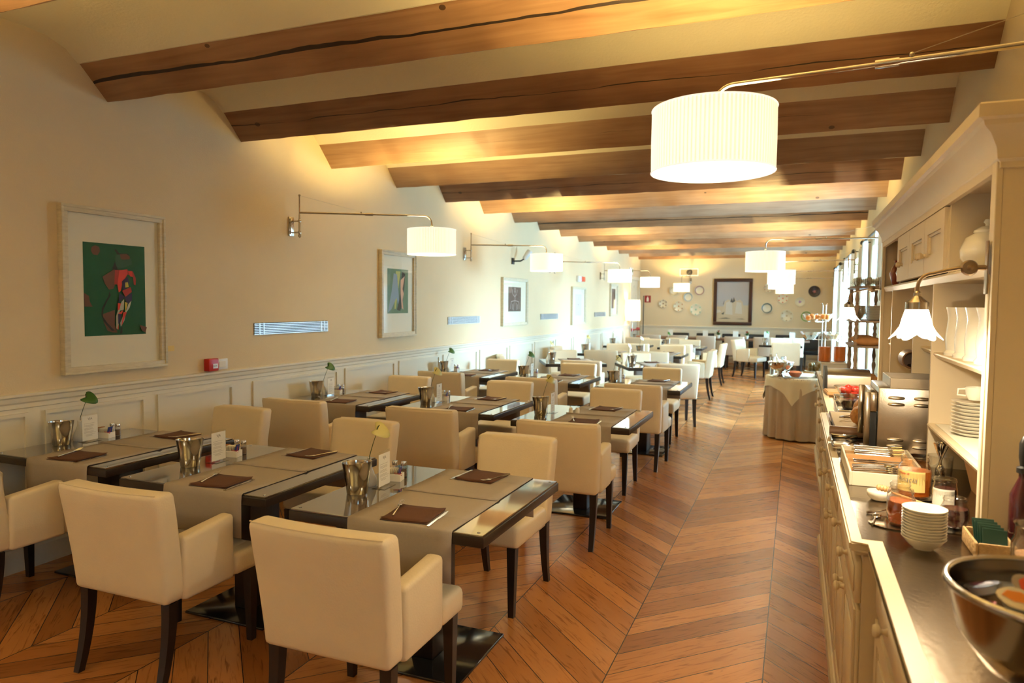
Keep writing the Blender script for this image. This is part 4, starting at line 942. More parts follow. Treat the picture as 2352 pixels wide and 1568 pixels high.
cabinet('sideboard unit nearest the camera, set back from the middle one', -1.9, 2.31, .245, 4)
cabinet('protruding middle sideboard unit below the toaster', 2.315, 5.045, .19, 3)
cabinet('far sideboard unit behind the round cloth-covered table', 5.05, 8.28, .245, 3)
h = tag(empty('dresser_hutch', (.555, 2.47, WT)), 'tall cream dresser hutch with moulded cornice standing on the sideboard', 'cabinet')
HX, HY, HL, HZ = .555, 2.47, 2.935, 2.06-WT
D = .955-HX-.003
for a, c in ((0, .022), (HL-.022, HL)):
    b = BM(); box(b, 0, D, a, c, 0, HZ); put('side_panel', b, MHUTCH, h, smooth=False)
b = BM(); box(b, D-.012, D, .022, HL-.022, 0, HZ); put('back_board', b, MHUTCH, h, smooth=False)
b = BM(); box(b, 0, D-.012, .022, HL-.022, HZ-.02, HZ); put('top_board', b, MHUTCH, h, smooth=False)
b = BM(); box(b, -.018, 0, 0, .055, 0, HZ, .002, 1); box(b, -.024, -.018, .014, .040, .0, HZ-.06-.3, .002, 1); box(b, -.018, 0, HL-.05, HL, 0, HZ, .002, 1); box(b, -.018, 0, .055, HL-.05, HZ-.06, HZ); put('face_frame', b, MHUTCH, h, smooth=False)
for y, z0, z1 in ((3.53, 0, 1.70-WT), (4.05, 0, 1.70-WT), (4.93, 0, 1.70-WT), (3.225, 1.735-WT, HZ-.02), (4.62, 1.735-WT, HZ-.02)):
    b = BM(); box(b, .0, D-.012, y-HY-.011, y-HY+.011, z0, z1); put('divider', b, MHUTCH, h, smooth=False)
def shelf(y0, y1, z, x0=.0, th=.025, nose=True):
    b = BM(); x1 = D-.012
    prism(b, [(x0+.008, z-th), (x0, z-th*.6), (x0-.006, z-th*.3), (x0-.004, z-.002), (x0+.002, z), (x1, z), (x1, z-th)], y0-HY, y1-HY, 'y'); return put('shelf', b, MHUTCH, h, ang=25)
shelf(2.493, 5.383, 1.735-WT, 0, .035)
shelf(2.493, 3.519, 1.405-WT, .012); shelf(2.493, 3.519, 1.095-WT, .0, .03); shelf(3.541, 4.039, 1.405-WT, .04); shelf(4.941, 5.383, 1.36-WT, .04)
for i, (a, c) in enumerate(((3.236, 3.695), (3.699, 4.155), (4.159, 4.609))):
    b = BM(); z0, z1 = 1.745-WT, 1.995-WT; a -= HY; c -= HY
    box(b, -.006, .012, a, c, z0, z1, .001, 1); frame_ring(b, a, c, z0, z1, .075, -.012, -.006, 'x'); frame_ring(b, a+.075, c-.075, z0+.075, z1-.075, .012, -.006, -.006, 'x')
    d = put('door', b, MHUTCH, h, ang=60)
    b = BM(); ky = (c-.035) if i == 0 else ((a+.035) if i == 1 else (a+.225)); M = Tr(-.018, ky, z0+.085) @ Matrix.Rotation(-PI/2, 4, 'Y')
    lathe(b, [(.010, 0), (.007, .008), (.013, .014), (.017, .022), (.012, .032), (0, .034)], 18, M=M); put('knob', b, MCREAM, d)
# cornice with mitred return on the near end
cp = [(0, 0), (-.012, .0), (-.012, .012), (-.022, .018), (-.026, .040), (-.045, .068), (-.066, .082), (-.070, .092), (-.085, .096), (-.085, .122), (-.080, .126), (0, .126)]
b = BM(); z0 = HZ-.052; cp = [(p[0], p[1]*1.4) for p in cp]
ra = [b.verts.new((p[0], HL+(-p[0])*0, z0+p[1])) for p in cp]; rb_ = [b.verts.new((p[0], p[0], z0+p[1])) for p in cp]; rc = [b.verts.new((D, p[0], z0+p[1])) for p in cp]
n = len(cp)
for A1, B1 in ((ra, rb_), (rb_, rc)):
    for i in range(n-1): b.faces.new((A1[i], A1[i+1], B1[i+1], B1[i]))
b.faces.new(ra); b.faces.new([b.verts.new((0, HL, z0+.176)), b.verts.new((0, 0, z0+.176)), b.verts.new((D, 0, z0+.176)), b.verts.new((D, HL, z0+.176))])
put('cornice', b, MHUTCH, h, ang=28)
# swan-neck picture lights on the hutch posts
MTULIP = translucent('lit_opal_glass', (.95, .94, .9), .5, 3.0, (1, .97, .88))
for i, (py, ty, lab) in enumerate(((2.500, 2.52, 'brass swan-neck light with lit white tulip glass shade on the near hutch post'), (5.375, 5.55, 'brass swan-neck light on the far hutch post, seen against the window'))):
    bx = HX-.024
    r = tag(empty('shelf_light', (bx, py, 1.72)), lab, 'lamp', 'brass shelf lights'); dy = ty-py
    b = BM(); box(b, -.004, 0, -.018, .018, -.08, .08, .003); put('backplate', b, MBRASS, r)
    b = BM(); tube(b, [(0, 0, 0), (-.03, dy*.2, .0)], .008, 10); lathe(b, [(0, -.012), (.020, -.010), (.024, 0), (.020, .010), (0, .012)], 20, M=Tr(-.045, dy*.25, 0) @ Matrix.Rotation(PI/2, 4, 'X')); lathe(b, [(0, -.02), (.009, -.016), (.009, .016), (0, .02)], 12, M=Tr(-.045, dy*.25, 0) @ Matrix.Rotation(PI/2, 4, 'X')); put('swivel_joint', b, MBRASS, r)
    ex = -.178
    pts = [(-.065, dy*.35, 0), (-.10, dy*.6, -.006), (ex+.04, dy*.9, -.016)]
    for k in range(1, 7):
        a = k/6*PI/2; pts.append((ex+.04-.04*math.sin(a), dy*(.9+.1*k/6), -.016-.04*(1-math.cos(a))))
    pts.append((ex, dy, -.085)); b = BM(); tube(b, pts, .0055, 12); put('swan_neck', b, MBRASS, r)
    b = BM(); lathe(b, [(.006, -.07), (.010, -.075), (.010, -.085), (.020, -.095), (.033, -.105), (.033, -.128), (.030, -.13)], 26, (ex, dy, 0)); put('socket_cap', b, MCHROME, r)
    b = BM(); pr = [(.028, -.125), (.032, -.130), (.039, -.155), (.045, -.180), (.053, -.197), (.066, -.212)]
    lathe(b, pr, 60, (ex, dy, 0), rf=lambda a, z: 1+(.16*math.cos(6*a) if z < -.205 else (.05*math.cos(6*a) if z < -.19 else 0)), cap=False); sh = put('glass_shade', b, MTULIP, r)
    for v in sh.data.vertices:
        a = math.atan2(v.co.y-dy, v.co.x-ex)
        if v.co.z < -.205: v.co.z += .010*math.cos(6*a+PI)
    ld = bpy.data.lights.new('shelf_bulb', 'POINT'); lo = bpy.data.objects.new('shelf_bulb', ld); COL.objects.link(lo); lo.parent = r; lo.location = (ex, dy, -.20); ld.energy = 20; ld.color = (1, .84, .58); ld.shadow_soft_size = .03

# ------------------------------------------------------------------ crockery in the hutch
G = 'white china on the hutch shelves'
def teapot(x, y, z, rz, lab):
    r = tag(empty('teapot', (x, y, z), rz), lab, 'teapot', 'white teapots')
    b = BM(); lathe(b, [(.05, 0), (.055, .006), (.085, .05), (.088, .08), (.07, .125), (.045, .14), (.043, .145)], 28); put('body', b, MWHITE, r)
    b = BM(); lathe(b, [(.046, .143), (.044, .152), (.025, .165), (.008, .168), (.008, .174), (.015, .182), (.010, .192), (0, .193)], 24); put('lid', b, MWHITE, r)
    b = BM(); tube(b, [(.075, 0, .05), (.12, 0, .075), (.135, 0, .12), (.155, 0, .145)], [.020, .015, .011, .010], 12); put('spout', b, MWHITE, r)
    b = BM(); tube(b, [(-.065, 0, .125), (-.11, 0, .135), (-.135, 0, .10), (-.125, 0, .055), (-.08, 0, .04)], .008, 10); put('handle', b, MWHITE, r)
teapot(.655, 3.10, 1.735, 1.9, 'white china teapot on the top hutch shelf, left one with the handle towards the room'); teapot(.70, 2.80, 1.735, 1.75, 'white china teapot on the top hutch shelf, nearer the end panel')
def pitcher(x, y, z, rz, lab):
    r = tag(empty('pitcher', (x, y, z), rz), lab, 'jug', 'white china jugs')
    b = BM(); lathe(b, [(.058, 0), (.060, .01), (.052, .02), (.056, .07), (.048, .15), (.055, .195), (.052, .195), (.045, .15), (.052, .07), (.045, .02), (0, .015)], 28, rf=lambda a, z: 1+(.25*max(0, math.cos(a))**6 if z > .17 else 0), cap=False); put('body', b, MWHITE, r)
    b = BM(); tube(b, [(-.045, 0, .15), (-.085, 0, .145), (-.095, 0, .10), (-.075, 0, .055), (-.05, 0, .04)], .0075, 10); put('handle', b, MWHITE, r)
oz = ['farthest left', 'second from the left', 'third from the left', 'fourth from the left', 'nearest the post']
for k in range(5): pitcher(.628+.004*k, 3.33-.155*k, 1.405, 1.9+.1*k, 'white china jug in the row on the middle hutch shelf, '+oz[k])
for k in range(2):
    teapot(.850, 3.22-.34*k, 1.405, 1.57, 'small white lidded pot behind the jugs on the middle shelf, %s' % ('left', 'right')[k])
b = BM(); box(b, .575, .90, 2.52, 3.48, 1.0952, 1.0975, .001, 1); tag(put('shelf_cloth', b, mat('white_linen', (.80, .77, .68), .9)), 'white linen cloth covering the lowest hutch shelf', 'cloth')
for k in range(10):
    b = BM(); lathe(b, [(.05, 0), (.055, .002), (.078, .012), (.082, .014), (.078, .015), (.05, .006), (0, .005)], 32)
    tag(put('saucer', b, MWHITE, loc=(.665, 3.22, 1.098+.0135*k)), 'white saucer in the stack on the lowest hutch shelf, number %d counting up' % (k+1) if False else 'white saucer in the tall stack on the lowest hutch shelf', 'saucer', 'stacked saucers')
r = tag(empty('cup', (.665, 3.22, 1.239)), 'white cup on top of the saucer stack', 'cup'); b = BM(); lathe(b, [(.024, 0), (.034, .02), (.038, .05), (.036, .05), (.032, .02), (0, .004)], 26, cap=False); put('body', b, MWHITE, r)
b = BM(); tube(b, [(-.034, 0, .042), (-.06, 0, .040), (-.062, 0, .018), (-.034, 0, .015)], .004, 8); put('handle', b, MWHITE, r)
for k, (x, y) in enumerate(((.62, 5.20), (.64, 5.05))):
    b = BM(); lathe(b, [(.035, 0), (.045, .02), (.058, .08), (.04, .13), (.025, .145), (.032, .165), (.028, .165), (.02, .145), (0, .14)], 26, cap=False)
    tag(put('glazed_jug', b, MTERR, loc=(x, y, 1.735)), 'dark red glazed jar in the far top hutch bay, '+('outer', 'inner')[k], 'jar', 'red glazed jars')
def croissant(x, y, z, s, rz, lab, name='croissant', cat='croissant', grp='croissants', sx=1.0):
    b = BM(); n = 22; rings = []; pts = []
    for i in range(n+1):
        a = -1.25+2.5*i/n; pts.append((.06*math.sin(a)*s*sx, -.06*(1-math.cos(a))*s*.8, .028*s))
    rad = [max(.006, (.030*math.cos((i/n-.5)*2.6)**.8 if abs((i/n-.5)*2.6) < PI/2 else .006))*s*(1+.10*abs(math.sin(i*1.4))) for i in range(n+1)]
    tube(b, pts, rad, 14); return tag(put(name, b, MBREAD, loc=(x, y, z), rz=rz), lab, cat, grp)
# rolled basket with bread in the third bay
r = tag(empty('bread_basket', (.60, 4.45, 1.29)), 'brown rolled-leather bread basket in the middle hutch bay', 'basket')
b = BM(); lathe(b, [(.045, -.09), (.05, -.085), (.05, .085), (.045, .09), (.04, .085), (.04, -.085)], 24, M=Tr(0, 0, .02) @ Matrix.Rotation(PI/2, 4, 'X')); put('roll', b, mat('brown_leather', (.22, .12, .07), .5), r)
b = BM(); box(b, .0, .30, -.10, .10, -.03, -.012, .004); box(b, .28, .328, -.10, .10, -.03, .03, .003); put('tray', b, MWOODD, r)
croissant(.70, 4.45, 1.285, 1.3, .3, 'croissant in the rolled basket of the middle hutch bay')
b = BM(); box(b, .66, .90, 4.062, 4.918, 1.235, 1.258); o_ = put('shelf', b, MHUTCH, smooth=False); o_.parent = h; o_.matrix_parent_inverse = Matrix.Translation((-.555, -2.47, -WT))

# ------------------------------------------------------------------ on the worktop
def bowl_mesh(r0, r1, hh, th=.003, n=40):
    b = BM(); pr = []
    for i in range(9):
        t = i/8; pr.append((r0+(r1-r0)*math.sin(t*PI/2), hh*(1-math.cos(t*PI/2)) if True else hh*t))
    inn = [(max(r-th, 0), z+th) for r, z in reversed(pr)]
    lathe(b, [(0, 0)]+pr+[(r1-th*.5, hh+th)]+inn[0:]+[(0, th)], n, cap=False); return b
# stack of bowls
for k in range(11):
    b = BM(); lathe(b, [(.026, 0), (.028, .004), (.040, .012), (.053, .028), (.0575, .033), (.0585, .035), (.0565, .0355), (.050, .030), (.036, .014), (0, .009)], 40, cap=False)
    b.faces.new([v for v in b.verts[:40]][::-1])
    lab = 'white china bowl at the top of the stack on the worktop' if k == 10 else ('white china bowl at the foot of the stack, showing its whole side' if k == 0 else 'white china bowl in the middle of the stack on the worktop, only its rim showing')
    tag(put('china_bowl', b, MWHITE, loc=(.365, 2.315, WT+.0085*k)), lab, 'bowl', 'stacked china bowls')
def jar(x, y, rb, hb, neck, fill, fh, lab, label=None, scale=1, belly=0.0):
    r = tag(empty('glass_jar', (x, y, WT+.004)), lab, 'jar', 'jars of honey and jam')
    pr = [(rb*.8, 0), (rb*.97, .006), (rb*(1+belly), hb*.35), (rb*(1+belly*.6), hb*.62), (rb*.93, hb*.74), (neck, hb*.84), (neck, hb*.88), (neck*1.06, hb*.90), (neck*1.06, hb*.94), (neck, hb*.96), (neck, hb)]
    b = BM(); lathe(b, pr+[(neck-.003, hb)], 36, cap=False); b.faces.new(b.verts[:36][::-1]); put('glass', b, MGLASS, r)
    b = BM(); pf = [(rb*.76, .004), (rb*.93, .009)]
    def rad(z):
        for (r0, z0), (r1, z1) in zip(pr, pr[1:]):
            if z0 <= z <= z1+1e-9: return r0+(r1-r0)*(z-z0)/max(z1-z0, 1e-6)
        return neck
    k = 1
    while k <= 7: z = .009+(fh-.009)*k/7; pf.append((rad(z)-.003, z)); k += 1
    lathe(b, pf, 32); put('contents', b, fill, r)
    if label:
        a0, a1, z0, z1, lm = label; b = BM(); nn = 14; g = []
        for i in range(nn+1):
            a = a0+(a1-a0)*i/nn; g.append((b.verts.new(((rad(z0)+.0012)*math.cos(a), (rad(z0)+.0012)*math.sin(a), z0)), b.verts.new(((rad(z1)+.0012)*math.cos(a), (rad(z1)+.0012)*math.sin(a), z1))))
        for i in range(nn): b.faces.new((g[i][0], g[i+1][0], g[i+1][1], g[i][1]))
        put('paper_label', b, lm, r, ang=80)
    return r, rad
b = BM(); lathe(b, [(.07, 0), (.074, .0), (.078, .004), (.072, .0025), (0, .002)], 40, M=Matrix.Diagonal((1.15, .9, 1, 1)).copy())
for x, y, l in ((.33, 2.53, 'oval steel dish under the two honey jars'), (.425, 2.94, 'oval steel dish under the tall labelled honey jar'), (.49, 2.56, 'oval steel dish under the dark jam jar')):
    b2 = b.copy(); tag(put('steel_dish', b2, MSTEEL, loc=(x, y, WT)), l, 'dish', 'oval steel dishes')
b.free()
jar(.335, 2.535, .041, .115, .032, MREDJ, .075, 'squat glass jar of amber jam left of the bowl stack', belly=.08)
jr, rad = jar(.425, 2.935, .056, .150, .044, MAMBER, .098, 'tall glass honey jar with yellow paper label', label=(-2.95, -1.05, .026, .100, MLABEL))
def wraptext(body, size, ang, z, m, par, rr):
    """text wrapped round a jar"""
    cu = bpy.data.curves.new('t', 'FONT'); cu.body = body; cu.size = size; cu.align_x = 'CENTER'; cu.align_y = 'CENTER'; cu.shear = .25
    to = bpy.data.objects.new('t', cu); COL.objects.link(to); dg = bpy.context.evaluated_depsgraph_get(); me = bpy.data.meshes.new_from_object(to.evaluated_get(dg)); bpy.data.objects.remove(to)
    for v in me.vertices:
        a = ang+v.co.x/rr; zz = v.co.y; v.co = ((rr+.0012)*math.cos(a), (rr+.0012)*math.sin(a), z+zz)
    me.materials.clear(); me.materials.append(m); me.name = 'label_print'; o = bpy.data.objects.new('label_print', me); COL.objects.link(o); o.parent = par
lp = [c for c in jr.children if c.name.startswith('paper_label')][0]
wraptext('Acacia', .026, -2.15, .070, MINK, lp, .0578); wraptext('Miele di', .012, -2.35, .090, MRED, lp, .0560)
jar(.500, 2.80, .038, .105, .034, MJAM, .070, 'jam jar with white paper label behind the dark jam jar', label=(-3.0, -.9, .014, .072, MPAPER))
jar(.487, 2.57, .037, .095, .031, MJAM, .060, 'short glass jar of dark jam right of the bowl stack', belly=.12)
jar(.345, 2.66, .038, .108, .030, MAMBER, .05, 'half empty honey jar just behind the amber jam jar', belly=.05)
# dipper bowl, spoons
r = tag(empty('dipper_bowl', (.305, 2.84, WT)), 'small white oval bowl with wooden honey dipper', 'bowl'); b = bowl_mesh(.02, .045, .03); put('bowl', b, MWHITE, r)
r2 = tag(empty('honey_dipper', (.31, 2.83, WT+.034)), 'wooden honey dipper resting on the small white bowl', 'honey dipper'); b = BM(); tube(b, [(.03, -.02, .004), (.12, -.10, -.005)], .004, 8); put('handle', b, MWOODL, r2)
b = BM(); M = Tr(.0, 0, .012) @ Vector((.8, -.6, 0)).to_track_quat('Z', 'Y').to_matrix().to_4x4(); lathe(b, [(.004, -.02)]+[((.012 if i % 2 else .009), -.018+.006*i) for i in range(8)]+[(.004, .032)], 16, M=M); put('head', b, MWOODL, r2)
def spoon(x, y, z, rz, tilt, lab, grp, L=.13, name='spoon', M0=None):
    hk = 1.5 if M0 is not None else 1
    b = BM(); R_ = M0 if M0 is not None else RotZ(rz) @ Matrix.Rotation(tilt, 4, 'Y')
    tube(b, [R_ @ Vector((0, 0, .002)), R_ @ Vector((L*.5, 0, .004)), R_ @ Vector((L*.75, 0, .002))], [.0042*hk, .0028*hk, .0022], 8)
    rr = bmesh.ops.create_uvsphere(b, u_segments=12, v_segments=8, radius=1)
    for v in rr['verts']: v.co = R_ @ Vector((L*.75+.022+v.co.x*.024, v.co.y*.014, .002+v.co.z*.004))
    return tag(put(name, b, MSTEEL, loc=(x, y, z)), lab, 'spoon', grp)
spoon(.245, 2.63, WT+.002, .45, -.10, 'steel spoon lying with its handle over the left side of the steel dish', 'serving spoons'); spoon(.25, 2.50, WT+.002, 1.35, -.05, 'steel spoon with shiny bowl up, before the amber jam jar', 'serving spoons', .10)
# glass of spoons
r = tag(empty('glass_tumbler', (.56, 3.25, WT)), 'clear straight glass holding many upturned spoons', 'glass'); b = BM(); lathe(b, [(.040, 0), (.041, .006), (.046, .105), (.044, .105), (.038, .010), (0, .010)], 32, cap=False); b.faces.new(b.verts[:32][::-1]); put('glass', b, MGLASS, r)
rr = random.Random(5)
for k in range(14):
    a = k*2*PI/14+rr.uniform(-.1, .1); t = rr.uniform(.55, 1)
    d = Vector((math.cos(a)*.030*t, math.sin(a)*.030*t, .145)); base = Vector((-math.cos(a)*.014, -math.sin(a)*.014, .014))
    M = (base-base).to_track_quat('X', 'Z').to_matrix().to_4x4() if False else (-(d-base)).to_track_quat('X', 'Z').to_matrix().to_4x4()
    spoon(.56+d.x, 3.25+d.y, WT+.155, 0, 0, 'steel teaspoon standing handle up in the straight glass', 'teaspoons in the glass', .125, 'teaspoon', M)
# cutlery box
r = tag(empty('cutlery_tray', (.215, 3.03, WT)), 'cream wooden cutlery tray with three compartments beside the toaster', 'tray'); bw, bl, bh = .275, .56, .055
b = BM(); box(b, 0, .010, 0, bl, 0, bh, .002, 1); box(b, bw-.01, bw, 0, bl, 0, bh, .002, 1); box(b, .01, bw-.01, 0, .01, 0, bh, .002, 1); box(b, .01, bw-.01, bl-.01, bl, 0, bh, .002, 1); put('box', b, MPANEL, r, smooth=False)
b = BM(); box(b, .01, bw-.01, .01, bl-.01, .001, .034); box(b, .01, bw-.01, .185, .193, .034, .054); box(b, .01, bw-.01, .365, .373, .034, .054); put('compartments', b, MWOODL, r, smooth=False)
rr = random.Random(11)
for k in range(11):
    spoon(.235, 3.055+.012*k, WT+.040+.005*(k % 4), rr.uniform(-.06, .06), -.08, 'steel spoon in the nearest compartment of the cutlery tray', 'spoons in the cutlery tray', .15)
for k in range(8):
    b = BM(); knife_mesh(b, RotZ(-PI/2+rr.uniform(-.05, .05)) @ Matrix.Scale(.92, 4)); tag(put('table_knife', b, MSTEEL, loc=(.35, 3.235+.014*k, WT+.038+.005*(k % 3)), ang=30), 'steel knife in the middle compartment of the cutlery tray', 'knife', 'knives in the cutlery tray')
for k in range(10):
    b = BM(); fork_mesh(b, RotZ(-PI/2+rr.uniform(-.12, .12)) @ Matrix.Scale(.95, 4)); tag(put('table_fork', b, MSTEEL, loc=(.36, 3.42+.012*k, WT+.038+.007*(k % 5))), 'steel fork heaped in the far compartment of the cutlery tray', 'fork', 'forks in the cutlery tray')
# conveyor toaster
r = tag(empty('toaster', (.37, 3.66, WT)), 'large brushed steel conveyor toaster with louvred side', 'toaster'); tw, tl, th = .46, .36, .325
b = BM(); box(b, .0, tw, 0, tl, .025, th, .006, 2)
for x in (.03, tw-.03):
    for y in (.03, tl-.03): lathe(b, [(.014, 0), (.014, .026)], 14, (x, y, 0))
put('casing', b, MSTEELB, r)
for z in (.055, .085, th-.075, th-.045):
    for k in range(3):
        b = BM(); x = .045+.105*k; M = Tr(x+.03, -.001, z) @ Matrix.Diagonal((.034, .010, .0085, 1)); rr2 = bmesh.ops.create_uvsphere(b, u_segments=16, v_segments=8, radius=1)
        for v in rr2['verts']:
            c = v.co.copy(); c.x = max(-1, min(1, c.x*1.25)); v.co = M @ c
        put('louvre', b, MSTEELB, r)
b = BM()
for (p) in ([(-.02, .0), (-.02, tl)],):
    box(b, -.030, -.003, .01, tl-.01, .21, .30, .002, 1); box(b, -.055, -.030, .01, .02, .05, .30, .002, 1); box(b, -.055, -.030, tl-.02, tl-.01, .05, .30, .002, 1)
put('front_hood', b, MSTEELB, r, ang=60)
b = BM(); box(b, -.028, -.002, .022, tl-.022, .045, .205); put('opening', b, MDARK, r, smooth=False)
b = BM()
for (x0, x1, y0, y1) in ((.05, .30, .02, .026), (.05, .30, tl-.026, tl-.02), (.294, .30, .026, tl-.026), (.05, .056, .026, tl-.026)): box(b, x0, x1, y0, y1, th, th+.045, .001, 1)
put('top_chute', b, MSTEELB, r, smooth=False)
b = BM(); box(b, -.185, -.056, .03, tl-.03, .018, .024, .001, 1); box(b, -.185, -.179, .03, tl-.03, .024, .040, .001, 1); box(b, -.179, -.056, .03, .036, .024, .04, .001, 1); box(b, -.179, -.056, tl-.036, tl-.03, .024, .04, .001, 1); box(b, -.17, -.15, .05, .07, 0, .018); box(b, -.17, -.15, tl-.07, tl-.05, 0, .018); put('slide_tray', b, MSTEEL, r, ang=60)
def tongs(x, y, z, rz, lab, op=.05):
    b = BM()
    for s in (-1, 1): tube(b, [(0, 0, .018), (-.0, s*.012, .017), (.07, s*op*.7, .015), (.125, s*op, .012), (.145, s*op*.9, .010)], [.005, .005, .004, .004, .006], 8)
    return tag(put('serving_tongs', b, MSTEEL, loc=(x, y, z), rz=rz), lab, 'tongs', 'steel serving tongs')
tongs(.262, 3.80, WT+.026, 1.0, 'steel tongs open on the slide tray of the toaster', .04)
# bread board with croissants
r = tag(empty('bread_board', (.19, 4.12, WT)), 'wooden bread board lined with baking paper, rolled brown front', 'board')
b = BM(); box(b, .03, .36, .06, .80, .012, .03, .003, 1); put('board', b, MWOODD, r, ang=60)
b = BM(); box(b, .035, .355, .10, .76, .030, .032); put('baking_paper', b, mat('baking_paper', (.62, .48, .28), .8), r, smooth=False)
b = BM(); tube(b, [(.0, .02, .030), (.36, .02, .030)], .028, 20); put('rolled_edge', b, bpy.data.materials['brown_leather'], r)
for k, (x, y, a, s) in enumerate(((.40, 4.40, .6, 2.0), (.46, 4.55, .3, 2.1), (.42, 4.72, .9, 2.0), (.50, 4.36, .2, 1.9), (.44, 4.50, .5, 1.8))):
    croissant(x, y, WT+(.034 if k < 4 else .10), s, a, 'croissant in the pile on the bread board, ' + ('nearest the left edge', 'middle of the pile', 'farthest back', 'closest to the toaster', 'on top')[k])
tongs(.27, 4.52, WT+.034, .9, 'steel tongs open on the bread board', .035); tongs(.36, 4.20, WT+.034, .3, 'closed steel tongs at the front edge of the bread board', .008)
# platters, bowls of jam and tomatoes
def tray(x0, x1, y0, y1, z, lab, m=MSTEEL):
    b = BM(); box(b, x0, x1, y0, y1, z, z+.004, .001, 1)
    for (a, c, p, q) in ((x0, x0+.006, y0, y1), (x1-.006, x1, y0, y1), (x0, x1, y0, y0+.006), (x0, x1, y1-.006, y1)): box(b, a, c, p, q, z+.004, z+.022, .001, 1)
    return tag(put('steel_tray', b, m, ang=60), lab, 'tray', 'steel buffet trays')
tray(.28, .54, 5.06, 5.60, WT, 'steel tray under the dark jam bowl'); tray(.29, .52, 5.66, 5.98, WT, 'steel tray under the tomato bowl')
def gbowl(x, y, z, r0, r1, hh, fill, fr, fz, lab, cat='bowl', lumps=0, lr=.02, seed=1, grp='glass buffet bowls', gm=MGLASS, cname='contents', each=None):
    r = tag(empty('serving_bowl', (x, y, z)), lab, cat, grp); b = BM()
    lathe(b, [(r0, 0), (r0, .004), (r1, hh), (r1-.004, hh), (r0-.002, .008), (0, .006)], 36, cap=False); b.faces.new(b.verts[:36][::-1]); put('bowl', b, gm, r)
    if fill is not None:
        rf = r0+(r1-r0)*fz/hh
        b = BM(); lathe(b, [(r0*.96, .010), (rf-.006, fz), (rf*.5, fz+fr), (0, fz+fr)], 30); put(cname, b, fill, r)
    if each:
        nm_, m_, l_, g_ = each; rr = random.Random(seed)
        for k in range(lumps):
            a = rr.uniform(0, 6.28); t = math.sqrt(rr.uniform(0, 1))*(r1-lr*1.1); zz = fz+lr*.6+rr.uniform(0, lr*.9)*(1-t/r1)
            b = BM(); sphere(b, (0, 0, 0), lr, (1, 1, .92), 14, 9); tag(put(nm_, b, m_, loc=(x+t*math.cos(a), y+t*math.sin(a), z+zz)), l_, nm_.replace('_', ' '), g_)
    return r
gbowl(.37, 5.34, WT+.004, .05, .10, .085, MJAM, .004, .055, 'flared glass bowl of dark jam on the nearest buffet tray')
gbowl(.50, 5.42, WT+.004, .04, .08, .07, MBREAD, .01, .05, 'flared glass bowl of pale cereal beside the dark jam bowl')
gbowl(.415, 5.82, WT+.004, .06, .13, .10, MTOM, .01, .055, 'large flared glass bowl of tomatoes', lumps=20, lr=.026, seed=4, each=('tomato', MTOM, 'red tomato heaped in the large flared glass bowl', 'tomatoes'))
for k in range(6):
    b = BM(); lathe(b, [(.06, 0), (.09, .008), (.105, .012), (.1, .014), (.06, .005), (0, .004)], 32); tag(put('china_plate', b, MWHITE, loc=(.48, 5.0, WT+.008*k)), 'white plate stacked between the croissants and the jam bowl', 'plate', 'stacked white plates')
r = tag(empty('wooden_platter', (.42, 6.14, WT)), 'wooden platter holding tongs before the steel bread box', 'platter'); b = BM(); prism(b, [(-.17, -.12), (.17, -.12), (.19, .14), (-.19, .14)], .0, .03, 'z'); bmesh.ops.bevel(b, geom=b.edges[:], offset=.008, segments=2, affect='EDGES'); put('platter', b, MWOODL, r)
for k in range(3): tongs(.33+.06*k, 6.11, WT+.030, .2+.4*k, 'steel tongs on the wooden platter, '+('left', 'middle', 'right')[k], .02)
r = tag(empty('bread_box', (.245, 6.36, WT)), 'steel roll-top bread box with black end handle', 'bread box')
b = BM(); pp = [(.0, 0), (.30, 0), (.30, .17)]+[(.15+.15*math.cos(a), .12+.06*math.sin(a)) for a in (0.9, 1.2, 1.57, 2.0, 2.4, 2.8, 3.14)]; prism(b, pp, .02, .34, 'x'); put('casing', b, MSTEELB, r)
b = BM(); prism(b, [(-.01, 0), (.31, 0), (.31, .19), (.15, .195), (-.0, .15)], -.005, .02, 'x'); put('end_panel', b, MDARK, r, smooth=False)
# juice jars
for k, (x, y) in enumerate(((.285, 7.75), (.43, 7.85))):
    r = tag(empty('juice_jar', (x, y, WT+.142)), 'glass jar half full of orange juice behind the bread box, '+('left', 'right')[k], 'juice jar', 'juice jars')
    b = BM(); lathe(b, [(.058, 0), (.060, .006), (.060, .25), (.05, .27), (.05, .285), (.047, .285)], 30, cap=False); b.faces.new(b.verts[:30][::-1]); put('glass', b, MGLASS, r)
    b = BM(); lathe(b, [(.055, .005), (.056, .15)], 28); put('juice', b, MJUICE, r)
for k, (x, y) in enumerate(((.53, 7.0), (.65, 7.08), (.53, 7.3), (.65, 7.38))): croissant(x, y, WT+.020, 1.0, k*.8, 'pastry on the lowest tier of the wooden display stand, ' + ('leftmost', 'second', 'third', 'rightmost')[k], 'pastry', 'pastry', 'pastries')
b = BM(); box(b, .25, .53, 7.65, 7.97, WT, WT+.012, .003); box(b, .26, .52, 7.66, 7.96, WT+.012, WT+.128); box(b, .25, .53, 7.65, 7.97, WT+.128, WT+.142, .003); tag(put('riser_box', b, MWHITE, ang=60), 'white riser under the two juice jars', 'riser')
